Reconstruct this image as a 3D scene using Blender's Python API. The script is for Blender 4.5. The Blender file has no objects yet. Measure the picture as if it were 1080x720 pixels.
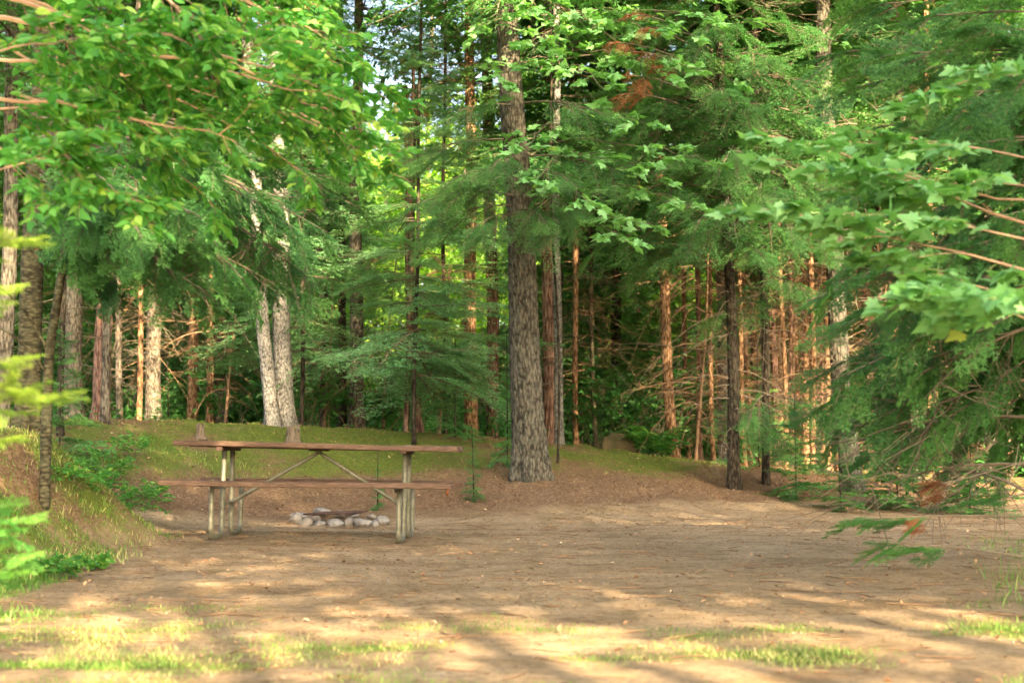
import bpy, math, random
import numpy as np
from mathutils import Matrix, Vector
R = math.radians
SC = bpy.context.scene
COL = SC.collection
F = 1530.0; PITCH = math.atan(108/1530.0); CAMZ = 0.80
# ------------------------------------------------------------------ helpers
def ray(px, py):
    u, v = (px-540)/F, (360-py)/F
    ca, sa = math.cos(PITCH), math.sin(PITCH)
    return np.array([u, ca - v*sa, sa + v*ca])
def at(px, py, d):
    r = ray(px, py); s = d/r[1]
    return np.array([0, 0, CAMZ]) + r*s
def vhash(ix, iy, seed):
    n = (ix.astype(np.int64)*374761393 + iy.astype(np.int64)*668265263 + seed*974634777) & 0x7fffffff
    n = ((n ^ (n >> 13))*1274126177) & 0x7fffffff
    return ((n ^ (n >> 16)) & 0xffff)/65535.0
def noise2(x, y, scale, seed=0):
    x = np.asarray(x, float)*scale; y = np.asarray(y, float)*scale
    ix = np.floor(x); iy = np.floor(y); fx = x-ix; fy = y-iy
    fx = fx*fx*(3-2*fx); fy = fy*fy*(3-2*fy)
    a = vhash(ix, iy, seed); b = vhash(ix+1, iy, seed); c = vhash(ix, iy+1, seed); d = vhash(ix+1, iy+1, seed)
    return (a*(1-fx)+b*fx)*(1-fy) + (c*(1-fx)+d*fx)*fy
def fbm(x, y, scale, seed=0, octv=4):
    s = 0; a = .5
    for o in range(octv):
        s = s + a*noise2(x, y, scale*2**o, seed+o*7); a *= .5
    return s/(1-.5**octv)
def sstep(t):
    t = np.clip(t, 0, 1); return t*t*(3-2*t)
def height(x, y, fine=True):
    x = np.asarray(x, float); y = np.asarray(y, float)
    B = np.interp(x, [-9, -5, -2, 0, 1.5, 3, 5, 8], [1.2, 1.12, 1.0, .85, .74, .56, .40, .25])
    s = np.interp(x, [-6, -4, -2.6, -1.5, -.6, .4, 2, 3.5, 5, 9], [10.8, 11.4, 13.0, 13.7, 13.5, 13.2, 14.2, 15.2, 16, 16.5])
    e = s + np.interp(x, [-6, -3, 0], [5.5, 6, 6.5])
    bank = B*sstep((y-s)/(e-s))
    xe = np.interp(y, [3, 6, 8, 11, 12.5, 15], [-4.2, -3.5, -2.85, -2.45, -2.7, -3.2]) + (fbm(x, y, .9, 81)-.5)*.6
    m = sstep((xe-x)/1.35)
    mound = .95*m*(1-.75*sstep((y-10.9)/1.3)) * (.55+.45*sstep((y-4)/4))
    h = np.logaddexp(bank*14, mound*14)/14 - math.log(2)/14
    h = h + .045*np.clip((-x-.4)/2.2, 0, 1)*np.exp(-((y-12)/3.)**2)
    far = sstep((y-24)/30)
    h = h + far*(fbm(x, y, .08, 3)-.5)*1.2 + 9*sstep((y-42)/80)
    if fine:
        bk = sstep(np.maximum(bank, mound)*3)
        h = h + (fbm(x, y, .6, 11)-.5)*(.05+.12*bk) + (fbm(x, y, 4., 5, 3)-.5)*(.02+.11*bk)
    return h
H0 = float(height(0, 5))
def gz(x, y): return float(height(x, y))
def on_ground(px, py):
    r = ray(px, py); t = 3.0
    while t < 80:
        p = np.array([0, 0, CAMZ])+r*t
        if p[2] < gz(p[0], p[1]): return p
        t += .05
    return p

def make_mesh(name, V, faces, mats, fmat=None, attrs=None, smooth=False):
    """faces: list of int arrays (n,k)"""
    me = bpy.data.meshes.new(name)
    V = np.ascontiguousarray(V, np.float32)
    me.vertices.add(len(V)); me.vertices.foreach_set('co', V.ravel())
    faces = [np.asarray(f, np.int32) for f in faces if len(f)]
    tot = np.concatenate([np.full(len(f), f.shape[1], np.int32) for f in faces])
    lv = np.concatenate([f.ravel() for f in faces])
    st = np.concatenate([[0], np.cumsum(tot)[:-1]]).astype(np.int32)
    me.loops.add(len(lv)); me.loops.foreach_set('vertex_index', lv)
    me.polygons.add(len(tot)); me.polygons.foreach_set('loop_start', st)
    try: me.polygons.foreach_set('loop_total', tot)
    except Exception: pass
    for m in (mats if isinstance(mats, (list, tuple)) else [mats]): me.materials.append(m)
    if fmat is not None: me.polygons.foreach_set('material_index', np.asarray(fmat, np.int32))
    me.polygons.foreach_set('use_smooth', np.full(len(tot), smooth, bool))
    if attrs:
        for k, a in attrs.items():
            at_ = me.attributes.new(k, 'FLOAT', 'POINT'); at_.data.foreach_set('value', np.asarray(a, np.float32))
    me.update(calc_edges=True)
    return me
class MB:
    def __init__(s): s.v = []; s.q = []; s.t = []; s.qm = []; s.tm = []; s.r = []; s.n = 0
    def add(s, V, quads=None, tris=None, mat=0, rnd=0.5):
        V = np.asarray(V, float).reshape(-1, 3)
        s.v.append(V); s.r.append(np.broadcast_to(np.asarray(rnd, float), (len(V),)))
        if quads is not None and len(quads): q = np.asarray(quads)+s.n; s.q.append(q); s.qm.append(np.full(len(q), mat))
        if tris is not None and len(tris): t = np.asarray(tris)+s.n; s.t.append(t); s.tm.append(np.full(len(t), mat))
        s.n += len(V)
    def soup(s, T, mat=0, rnd=.5):      # (n,3,3)
        n = len(T)
        if n == 0: return
        if np.ndim(rnd) == 1: rnd = np.repeat(rnd, 3)
        s.add(T.reshape(-1, 3), tris=np.arange(3*n).reshape(-1, 3), mat=mat, rnd=rnd)
    def merge(s, o, M=None, rnd=None):
        V = np.concatenate(o.v)
        if M is not None: V = V @ M[:3, :3].T + M[:3, 3]
        s.v.append(V); rr = np.concatenate(o.r)
        s.r.append(rr if rnd is None else np.clip(rr*.5+rnd*.5, 0, 1))
        for q, m in zip(o.q, o.qm): s.q.append(q+s.n); s.qm.append(m)
        for t, m in zip(o.t, o.tm): s.t.append(t+s.n); s.tm.append(m)
        s.n += len(V)
    def mesh(s, name, mats, smooth=False):
        V = np.concatenate(s.v); fs = []; fm = []
        if s.q: fs.append(np.concatenate(s.q)); fm.append(np.concatenate(s.qm))
        if s.t: fs.append(np.concatenate(s.t)); fm.append(np.concatenate(s.tm))
        return make_mesh(name, V, fs, mats, np.concatenate(fm), {'rnd': np.concatenate(s.r)}, smooth)
def link(name, data, parent=None, loc=None, rot=None, scale=None):
    o = bpy.data.objects.new(name, data); COL.objects.link(o)
    if parent: o.parent = parent
    if loc is not None: o.location = loc
    if rot is not None: o.rotation_euler = rot
    if scale is not None: o.scale = scale
    return o
def tag(o, label=None, cat=None, group=None, kind=None):
    if label: o['label'] = label
    if cat: o['category'] = cat
    if group: o['group'] = group
    if kind: o['kind'] = kind
    return o
def thing(name, loc, label, cat, group=None, rz=0):
    return tag(link(name, None, loc=loc, rot=(0, 0, rz)), label, cat, group)
def frames(P):
    P = np.asarray(P, float); T = np.gradient(P, axis=0); T /= np.linalg.norm(T, axis=1)[:, None]+1e-9
    ref = np.array([1., .03, .02]) if abs(T[0][0]) < .8 else np.array([0, .1, 1.])
    A = np.cross(T, ref); A /= np.linalg.norm(A, axis=1)[:, None]+1e-9
    Bn = np.cross(T, A)
    return T, A, Bn
def tube(mb, P, rad, sides=6, mat=0, rnd=.5, cap=True, rough=None):
    P = np.asarray(P, float); n = len(P); rad = np.broadcast_to(rad, (n,))
    T, A, Bn = frames(P)
    th = np.arange(sides)/sides*2*math.pi
    rr = rad[:, None]*np.ones(sides) if rough is None else rad[:, None]*rough
    V = P[:, None, :] + rr[:, :, None]*(np.cos(th)[None, :, None]*A[:, None, :] + np.sin(th)[None, :, None]*Bn[:, None, :])
    V = V.reshape(-1, 3)
    i = np.arange(n-1)[:, None]*sides; j = np.arange(sides)[None, :]; k = (j+1) % sides
    Q = np.stack([i+j, i+k, i+sides+k, i+sides+j], -1).reshape(-1, 4)
    t = []
    if cap:
        V = np.vstack([V, P[0], P[-1]]); c0 = n*sides; c1 = c0+1; b = (n-1)*sides
        t = [(c0, (x+1) % sides, x) for x in range(sides)] + [(c1, b+x, b+(x+1) % sides) for x in range(sides)]
    mb.add(V, Q[:, ::-1], [tuple(reversed(q)) for q in t], mat, rnd)
def bez(a, b, c, n):
    t = np.linspace(0, 1, n)[:, None]; a, b, c = map(np.asarray, (a, b, c))
    return (1-t)**2*a + 2*t*(1-t)*b + t*t*c
def rotm(az, pitch, roll, sc, loc):
    M = Matrix.Rotation(az, 4, 'Z') @ Matrix.Rotation(-pitch, 4, 'Y') @ Matrix.Rotation(roll, 4, 'X')
    m = np.array(M); m[:3, :3] *= sc; m[:3, 3] = loc; return m
# ------------------------------------------------------------------ materials
def newmat(name):
    m = bpy.data.materials.new(name); m.use_nodes = True
    nt = m.node_tree; nt.nodes.clear()
    out = nt.nodes.new('ShaderNodeOutputMaterial')
    return m, nt, out
def N(nt, t, **k):
    n = nt.nodes.new(t)
    for a, b in k.items():
        if a.startswith('i_'): n.inputs[a[2:].replace('_', ' ')].default_value = b
        else: setattr(n, a, b)
    return n
def ramp(nt, stops, fac):
    r = nt.nodes.new('ShaderNodeValToRGB'); el = r.color_ramp.elements
    while len(el) < len(stops): el.new(.5)
    for e, (p, c) in zip(el, stops): e.position = p; e.color = (*c, 1) if len(c) == 3 else c
    nt.links.new(fac, r.inputs[0]); return r.outputs[0]
def mixc(nt, fac, a, b, mode='MIX'):
    m = nt.nodes.new('ShaderNodeMix'); m.data_type = 'RGBA'; m.blend_type = mode
    for s, v in ((0, fac), (6, a), (7, b)):
        if hasattr(v, 'links'): nt.links.new(v, m.inputs[s])
        else: m.inputs[s].default_value = v if s == 0 else (*v, 1)
    return m.outputs[2]
def tex(nt, kind, vec, scale, detail=4, **k):
    n = nt.nodes.new(kind); n.inputs['Scale'].default_value = scale
    if 'Detail' in n.inputs and detail is not None: n.inputs['Detail'].default_value = detail
    nt.links.new(vec, n.inputs['Vector'])
    return n
def leafmat(name, stops, trans=.35, rough=.5, bright=1.0, spec=.3):
    m, nt, out = newmat(name)
    a = N(nt, 'ShaderNodeAttribute', attribute_name='rnd')
    oi = N(nt, 'ShaderNodeObjectInfo')
    c = ramp(nt, stops, a.outputs['Fac'])
    hs = N(nt, 'ShaderNodeHueSaturation')
    mr = N(nt, 'ShaderNodeMapRange'); mr.inputs[3].default_value = .85*bright; mr.inputs[4].default_value = 1.15*bright
    nt.links.new(oi.outputs['Random'], mr.inputs[0]); nt.links.new(mr.outputs[0], hs.inputs['Value'])
    nt.links.new(c, hs.inputs['Color'])
    p = N(nt, 'ShaderNodeBsdfPrincipled'); p.inputs['Roughness'].default_value = rough
    p.inputs['Specular IOR Level'].default_value = spec
    nt.links.new(hs.outputs[0], p.inputs['Base Color'])
    tr = N(nt, 'ShaderNodeBsdfTranslucent')
    tc = mixc(nt, 1.0, hs.outputs[0], (1.25, 1.35, .55), 'MULTIPLY'); nt.links.new(tc, tr.inputs[0])
    mx = N(nt, 'ShaderNodeMixShader'); mx.inputs[0].default_value = trans
    nt.links.new(p.outputs[0], mx.inputs[1]); nt.links.new(tr.outputs[0], mx.inputs[2])
    nt.links.new(mx.outputs[0], out.inputs[0])
    return m
def barkmat(name, dark, light, lichen, lich_amt=.5, vscale=.18, scale=26, bump=.5, rings=False):
    m, nt, out = newmat(name)
    tc = N(nt, 'ShaderNodeTexCoord'); mp = N(nt, 'ShaderNodeMapping'); mp.inputs['Scale'].default_value = (1, 1, vscale)
    oi = N(nt, 'ShaderNodeObjectInfo')
    ad = N(nt, 'ShaderNodeVectorMath', operation='ADD')
    cm = N(nt, 'ShaderNodeCombineXYZ')
    ml = N(nt, 'ShaderNodeMath', operation='MULTIPLY'); ml.inputs[1].default_value = 40
    nt.links.new(oi.outputs['Random'], ml.inputs[0]); nt.links.new(ml.outputs[0], cm.inputs[2])
    nt.links.new(tc.outputs['Object'], ad.inputs[0]); nt.links.new(cm.outputs[0], ad.inputs[1])
    nt.links.new(ad.outputs[0], mp.inputs[0])
    v = tex(nt, 'ShaderNodeTexVoronoi', mp.outputs[0], scale*1.5, None); v.feature = 'F1'
    n1 = tex(nt, 'ShaderNodeTexNoise', mp.outputs[0], scale*.9, 6); n1.inputs['Roughness'].default_value = .7
    sm = N(nt, 'ShaderNodeMath', operation='MULTIPLY'); nt.links.new(v.outputs['Distance'], sm.inputs[0]); nt.links.new(n1.outputs[0], sm.inputs[1])
    c = ramp(nt, [(.06, tuple(k*1.35 for k in light)), (.17, light), (.34, dark)], sm.outputs[0])
    n2 = tex(nt, 'ShaderNodeTexNoise', ad.outputs[0], 15, 8); n2.inputs['Roughness'].default_value = .75
    f = ramp(nt, [(.60-.3*lich_amt, (0, 0, 0)), (.86-.3*lich_amt, (.8, .8, .8))], n2.outputs[0])
    c2 = mixc(nt, f, c, lichen)
    n3 = tex(nt, 'ShaderNodeTexNoise', ad.outputs[0], 1.6, 3)
    v3 = ramp(nt, [(.3, (.6, .6, .6)), (.7, (1.15, 1.15, 1.15))], n3.outputs[0])
    c3 = mixc(nt, 1.0, c2, v3, 'MULTIPLY')
    p = N(nt, 'ShaderNodeBsdfPrincipled'); p.inputs['Roughness'].default_value = .9; p.inputs['Specular IOR Level'].default_value = .15
    nt.links.new(c3, p.inputs['Base Color'])
    b = N(nt, 'ShaderNodeBump'); b.inputs['Strength'].default_value = bump; b.inputs['Distance'].default_value = .06; b.invert = True
    nt.links.new(sm.outputs[0], b.inputs['Height']); nt.links.new(b.outputs[0], p.inputs['Normal'])
    nt.links.new(p.outputs[0], out.inputs[0])
    return m
def plainmat(name, c1, c2, scale=8, rough=.7, metal=0, bump=.2, stretch=(1, 1, 1), spec=.3):
    m, nt, out = newmat(name)
    tc = N(nt, 'ShaderNodeTexCoord'); mp = N(nt, 'ShaderNodeMapping'); mp.inputs['Scale'].default_value = stretch
    nt.links.new(tc.outputs['Object'], mp.inputs[0])
    n = tex(nt, 'ShaderNodeTexNoise', mp.outputs[0], scale, 8); n.inputs['Roughness'].default_value = .65
    c = ramp(nt, [(.32, c1), (.68, c2)], n.outputs[0])
    p = N(nt, 'ShaderNodeBsdfPrincipled'); p.inputs['Roughness'].default_value = rough; p.inputs['Metallic'].default_value = metal
    p.inputs['Specular IOR Level'].default_value = spec
    nt.links.new(c, p.inputs['Base Color'])
    b = N(nt, 'ShaderNodeBump'); b.inputs['Strength'].default_value = bump; b.inputs['Distance'].default_value = .01
    nt.links.new(n.outputs[0], b.inputs['Height']); nt.links.new(b.outputs[0], p.inputs['Normal'])
    nt.links.new(p.outputs[0], out.inputs[0]); return m
M = {}
M['fir'] = leafmat('fir_needles', [(0, (.03, .12, .04)), (.5, (.062, .22, .062)), (.85, (.12, .32, .08)), (1, (.20, .38, .08))], .28, .5)
M['fir_pale'] = leafmat('pale_fir_needles', [(0, (.11, .31, .15)), (.5, (.17, .42, .2)), (1, (.26, .52, .24))], .3, .5)
M['fir_far'] = leafmat('far_fir_needles', [(0, (.04, .13, .045)), (.5, (.08, .23, .065)), (1, (.16, .33, .08))], .35, .6)
M['leaf_bright'] = leafmat('bright_broadleaf', [(0, (.035, .16, .04)), (.5, (.085, .30, .07)), (.8, (.23, .45, .12)), (1, (.30, .46, .08))], .5, .42)
M['maple'] = leafmat('maple_leaf', [(0, (.10, .28, .10)), (.5, (.18, .42, .17)), (.97, (.27, .54, .24)), (1, (.40, .50, .15))], .42, .45)
M['leaf_deep'] = leafmat('undergrowth_leaf', [(0, (.025, .11, .03)), (.6, (.06, .23, .055)), (1, (.12, .3, .07))], .4, .45)
M['leaf_far'] = leafmat('far_broadleaf', [(0, (.09, .22, .03)), (.5, (.19, .40, .06)), (1, (.40, .55, .11))], .5, .5)
M['tip'] = leafmat('fresh_spruce_needles', [(0, (.10, .24, .04)), (.6, (.22, .36, .06)), (1, (.33, .43, .08))], .4, .45)
M['rust'] = leafmat('rust_dead_needles', [(0, (.13, .045, .02)), (.6, (.27, .095, .04)), (1, (.4, .2, .1))], .3, .7)
M['litter'] = leafmat('dry_leaf_litter', [(0, (.12, .06, .03)), (.5, (.26, .14, .08)), (.85, (.42, .27, .16)), (1, (.6, .45, .3))], .1, .7)
M['grass'] = leafmat('grass_blades', [(0, (.06, .16, .03)), (.5, (.12, .25, .05)), (.8, (.27, .32, .11)), (1, (.50, .42, .24))], .35, .5)
M['moss'] = leafmat('moss_tufts', [(0, (.07, .14, .02)), (.6, (.14, .22, .04)), (1, (.26, .28, .08))], .2, .7)
M['bark_main'] = barkmat('grey_spruce_bark', (.032, .028, .022), (.11, .098, .078), (.155, .165, .13), .5, .35, 22, .7)
M['bark_pale'] = barkmat('pale_mottled_bark', (.06, .06, .055), (.23, .22, .21), (.32, .32, .30), .6, .6, 26, .6)
M['bark_grey'] = barkmat('grey_bark', (.045, .038, .03), (.17, .145, .115), (.24, .24, .2), .45, .3, 26, .5)
M['bark_orange'] = barkmat('orange_brown_bark', (.11, .055, .03), (.36, .215, .125), (.36, .29, .2), .25, .25, 30, .45)
M['bark_red'] = barkmat('reddish_bark', (.09, .045, .035), (.27, .16, .125), (.3, .24, .2), .3, .16, 22, .6)
M['bark_dark'] = barkmat('dark_bark', (.018, .014, .011), (.06, .048, .036), (.13, .15, .1), .3, .3, 26, .5)
M['bark_olive'] = barkmat('olive_ringed_bark', (.03, .027, .017), (.09, .08, .048), (.12, .13, .08), .5, 2.5, 12, .4)
M['twig'] = plainmat('dead_twig', (.10, .06, .036), (.27, .17, .10), 5, .8)
M['twig_grey'] = plainmat('grey_twig', (.07, .055, .04), (.18, .15, .11), 5, .8)
M['branch_pink'] = plainmat('smooth_tan_branch', (.25, .15, .1), (.42, .28, .19), 8, .6)
M['wood'] = plainmat('weathered_brown_plank', (.055, .03, .022), (.185, .095, .065), 9, .6, 0, .4, (1, 14, 14))
M['wood'] = plainmat('weathered_brown_plank', (.045, .027, .019), (.20, .125, .088), 11, .65, 0, .7, (1, 16, 16))
M['steel'] = plainmat('dull_galvanized_pipe', (.11, .115, .085), (.25, .25, .2), 14, .5, .35, .15)
M['rustmetal'] = plainmat('rusty_iron', (.04, .03, .03), (.14, .08, .06), 20, .7, .5)
M['stone'] = plainmat('grey_granite_stone', (.09, .085, .08), (.29, .275, .255), 9, .8, 0, .6)
M['stone_dark'] = plainmat('dark_grey_stone', (.08, .075, .068), (.24, .22, .2), 9, .8, 0, .6)
M['boulder'] = plainmat('mossy_brown_boulder', (.05, .06, .025), (.18, .125, .075), 4, .9, 0, .8)
M['stump'] = plainmat('weathered_stump_wood', (.05, .04, .03), (.20, .155, .115), 14, .9, 0, 1., (3, 3, .4))
# ground material
def groundmat():
    m, nt, out = newmat('forest_ground_soil')
    tc = N(nt, 'ShaderNodeTexCoord'); o = tc.outputs['Object']
    green = N(nt, 'ShaderNodeAttribute', attribute_name='green').outputs['Fac']
    lit = N(nt, 'ShaderNodeAttribute', attribute_name='litter').outputs['Fac']
    n1 = tex(nt, 'ShaderNodeTexNoise', o, 1.3, 8); n1.inputs['Roughness'].default_value = .7
    n2 = tex(nt, 'ShaderNodeTexNoise', o, 22, 8); n2.inputs['Roughness'].default_value = .75
    n3 = tex(nt, 'ShaderNodeTexNoise', o, 90, 4)
    v = tex(nt, 'ShaderNodeTexVoronoi', o, 45, None)
    dirt = ramp(nt, [(.3, (.30, .212, .128)), (.7, (.47, .36, .24))], n1.outputs[0])
    d2 = ramp(nt, [(.3, (.5, .48, .46)), (.52, (1, 1, 1)), (.75, (1.45, 1.42, 1.36))], n2.outputs[0])
    dirt = mixc(nt, 1., dirt, d2, 'MULTIPLY')
    n5 = tex(nt, 'ShaderNodeTexNoise', o, 4.5, 6)
    dirt = mixc(nt, ramp(nt, [(.5, (0, 0, 0)), (.68, (.6, .6, .6))], n5.outputs[0]), dirt, (.20, .15, .075))
    mps = N(nt, 'ShaderNodeMapping'); mps.inputs['Scale'].default_value = (.3, 1.5, 1); nt.links.new(o, mps.inputs[0])
    n6 = tex(nt, 'ShaderNodeTexNoise', mps.outputs[0], 1.6, 8); n6.inputs['Roughness'].default_value = .7
    dirt = mixc(nt, 1., dirt, ramp(nt, [(.35, (.78, .75, .72)), (.5, (1, 1, 1)), (.66, (1.2, 1.19, 1.18))], n6.outputs[0]), 'MULTIPLY')
    fl = tex(nt, 'ShaderNodeTexVoronoi', o, 30, None); fm_ = ramp(nt, [(.0, (1, 1, 1)), (.1, (1, 1, 1)), (.16, (0, 0, 0))], fl.outputs['Distance'])
    fcol = ramp(nt, [(0, (.07, .045, .03)), (.5, (.2, .12, .07)), (.8, (.45, .33, .22))], fl.outputs['Color'])
    dirt = mixc(nt, fm_, dirt, fcol)
    litc = ramp(nt, [(.0, (.07, .042, .026)), (.45, (.18, .11, .068)), (.7, (.30, .20, .125)), (1, (.48, .36, .25))], v.outputs['Color'])
    litc = mixc(nt, .55, litc, ramp(nt, [(.3, (.11, .068, .04)), (.7, (.33, .22, .14))], n3.outputs[0]))
    grn = ramp(nt, [(.28, (.055, .085, .02)), (.5, (.12, .17, .035)), (.72, (.24, .26, .075))], n2.outputs[0])
    def edge(a, w):
        s = N(nt, 'ShaderNodeMath', operation='ADD'); nt.links.new(a, s.inputs[0])
        k = N(nt, 'ShaderNodeMath', operation='MULTIPLY_ADD'); nt.links.new(n2.outputs[0], k.inputs[0]); k.inputs[1].default_value = w; k.inputs[2].default_value = -w*.5
        nt.links.new(k.outputs[0], s.inputs[1])
        return ramp(nt, [(.35, (0, 0, 0)), (.65, (1, 1, 1))], s.outputs[0])
    c = mixc(nt, edge(lit, .9), dirt, litc)
    c = mixc(nt, edge(green, 1.3), c, grn)
    ash = N(nt, 'ShaderNodeAttribute', attribute_name='ash').outputs['Fac']
    c = mixc(nt, edge(ash, .5), c, ramp(nt, [(.35, (.02, .018, .016)), (.7, (.16, .15, .14))], n2.outputs[0]))
    p = N(nt, 'ShaderNodeBsdfPrincipled'); p.inputs['Roughness'].default_value = .95; p.inputs['Specular IOR Level'].default_value = .1
    nt.links.new(c, p.inputs['Base Color'])
    b = N(nt, 'ShaderNodeBump'); b.inputs['Strength'].default_value = .9; b.inputs['Distance'].default_value = .05
    ms = N(nt, 'ShaderNodeMath', operation='ADD'); nt.links.new(n2.outputs[0], ms.inputs[0]); nt.links.new(n3.outputs[0], ms.inputs[1])
    nt.links.new(ms.outputs[0], b.inputs['Height']); nt.links.new(b.outputs[0], p.inputs['Normal'])
    nt.links.new(p.outputs[0], out.inputs[0]); return m
M['ground'] = groundmat()
# ------------------------------------------------------------------ ground sheet
def green_mask(x, y):
    bank = height(x, y, False)
    n = fbm(x, y, .55, 21); n2 = fbm(x, y*1.6, 1.1, 31); n3 = fbm(x, y, 2.6, 44); n4 = fbm(x, y*2.2, 1.7, 37)
    g = sstep((bank-.2)/.5)*(n*1.2+n3*.9-.40)                              # mossy bank
    fg = sstep((8.2-y)/2.2)*(n2*1.1+n4*1.3+n3*.9-1.44 + .14*sstep((np.abs(x)-1.2)/1.2))     # patches in the foreground
    rt = sstep((x-(1.6+.12*y))/1.2)*sstep((15-y)/5)*(n2*1.2-.15)
    lf = sstep((-2.4-x)/.5)*sstep((13-y)/3)*(n2*1.1+n3*1.0-.28)
    fr = sstep((y-20)/2)*(n*1.0-.12)
    return np.clip(np.maximum.reduce([g, fg, rt*.9, lf, fr]), 0, 1)
def litter_mask(x, y):
    b = height(x, y, False); n = fbm(x, y, .8, 61)
    d = sstep((y-np.interp(x, [-4, 0, 4, 9], [12.5, 14.2, 17, 18]))/1.8)
    near = sstep((6-y)/3)*.15
    return np.clip(d*(.5+n*.8)+near + sstep((b-.1)/.2)*.75, 0, 1)
def build_ground():
    xs = np.concatenate([-np.geomspace(260, 9.2, 30), np.arange(-9, 11, .07), np.geomspace(11.2, 260, 30)])
    ys = np.concatenate([-np.geomspace(80, 3.2, 14), np.arange(-3, 3.5, .3), np.arange(3.6, 14, .06), np.arange(14.05, 27, .09), np.geomspace(27.3, 400, 60)])
    X, Y = np.meshgrid(xs, ys); Z = height(X, Y)
    V = np.stack([X, Y, Z], -1).reshape(-1, 3); nx = len(xs); ny = len(ys)
    i = np.arange(ny-1)[:, None]*nx; j = np.arange(nx-1)[None, :]
    Q = np.stack([i+j, i+j+1, i+nx+j+1, i+nx+j], -1).reshape(-1, 4)
    me = make_mesh('ground', V, [Q], M['ground'], None, {'green': green_mask(X, Y).ravel(), 'litter': litter_mask(X, Y).ravel(), 'ash': np.clip(1.25-np.hypot((X+1.72)/.36, (Y-14.22)/.38), 0, 1).ravel()}, True)
    tag(link('ground', me), kind='structure')
build_ground()
# ------------------------------------------------------------------ foliage templates
def needles(A, B, rng, spacing, nl, nw, up=(0, 0, 1), ang=55, upj=.35):
    """A,B: (m,3) twig segments -> (n,3,3) needle triangles"""
    L = np.linalg.norm(B-A, axis=1); cnt = np.maximum(1, (L/spacing).astype(int))
    idx = np.repeat(np.arange(len(A)), cnt*2); n = len(idx)
    t = rng.random(n)[:, None]; P = A[idx]+(B-A)[idx]*t
    T = ((B-A)/(L[:, None]+1e-9))[idx]
    S = np.cross(T, np.asarray(up, float)); S /= np.linalg.norm(S, axis=1)[:, None]+1e-9
    sgn = np.where(rng.random(n) < .5, -1, 1)[:, None]
    a = np.radians(ang+rng.normal(0, 12, n))[:, None]
    D = T*np.cos(a)+S*sgn*np.sin(a); D[:, 2] += rng.normal(.08, upj, n); D /= np.linalg.norm(D, axis=1)[:, None]
    W = np.cross(D, np.array([0, 0, 1.])+rng.normal(0, .5, (n, 3))); W /= np.linalg.norm(W, axis=1)[:, None]+1e-9
    l = nl*(.7+.6*rng.random(n))[:, None]
    return np.stack([P-W*nw/2, P+W*nw/2, P+D*l], 1), idx
def fir_bough(seed, L=1.2, spacing=.012, nl=.02, nw=.004, droop=.2, bare=.12, gap=.055, side=.5, tert=True, wood=True):
    rng = np.random.default_rng(seed); mb = MB()
    n = 9; t = np.linspace(0, 1, n)
    P = np.stack([t*L, .04*L*np.sin(t*3+seed), -droop*L*t**2+.05*L*t**6], -1)
    if wood: tube(mb, P, .009*L*(1-t)+.0018, 4, 1, .3, False)
    A, B = [], []
    tt = bare; k = 0
    def pt(s):
        f = s*(n-1); i = min(int(f), n-2); return P[i]*(1-f+i)+P[i+1]*(f-i)
    while tt < .985:
        for sg in (-1, 1):
            if rng.random() < .12: continue
            p0 = pt(tt); ln = (side*L*(1-tt)**.8+.05)*(.7+.5*rng.random())
            if tt < .35: ln *= .55+tt
            an = R(48+rng.normal(0, 7))*sg
            d = np.array([math.cos(an), math.sin(an), rng.normal(0, .12)-.08])
            p1 = p0+d*ln*.5; p2 = p0+d*ln+np.array([.12*ln, 0, -.12*ln])
            st = 0 if tt > bare+.15 else .3
            A += [p0+(p1-p0)*st, p1]; B += [p1, p2]
            if wood and ln > .14: tube(mb, [p0, p1, p2], [.003, .002, .001], 3, 1, .3, False)
            if tert:
                m = int(ln/(gap*1.1))
                for q in range(1, m+1):
                    f = q/(m+.6); b0 = p0*(1-f)+p2*f if f > .5 else p0+(p1-p0)*f*2
                    for s2 in (-1, 1):
                        if rng.random() < .15: continue
                        l2 = ln*.42*(1-f*.75)*(.7+.5*rng.random())
                        a2 = an+R(44)*s2
                        d2 = np.array([math.cos(a2), math.sin(a2), rng.normal(-.05, .12)])
                        A.append(b0); B.append(b0+d2*l2)
        tt += gap/L*(.8+.4*rng.random())
    A.append(pt(.7)); B.append(pt(1.)); A.append(pt(.4)); B.append(pt(.7))
    A = np.array(A); B = np.array(B)
    T, idx = needles(A, B, rng, spacing, nl, nw)
    tipw = np.clip(np.linalg.norm(T[:, 0]-P[0], axis=1)/L, 0, 1)
    rnd = np.clip(.35+.25*rng.random(len(A))[idx]+.2*(tipw-.5)+.15*rng.normal(0, 1, len(T))*.6, 0, 1)
    mb.soup(T, 0, rnd); return mb
MID = [fir_bough(i, 1.2, .023, .032, .0125, .15+.12*i, .1, .066) for i in range(4)]
FAR = [fir_bough(10+i, 1.2, .06, .075, .036, .1+.15*i, .08, .125, .5, True, False) for i in range(4)]
NEAR = [fir_bough(20+i, 1.3, .016, .052, .016, .15+.1*i, .12, .085, .45) for i in range(3)]
SAP = [fir_bough(50+i, 1.0, .028, .085, .026, .1+.1*i, .05, .15, .5) for i in range(3)]
WISP = [fir_bough(30+i, 1.2, .02, .028, .006, .25, .35, .09, .38) for i in range(3)]
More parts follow.
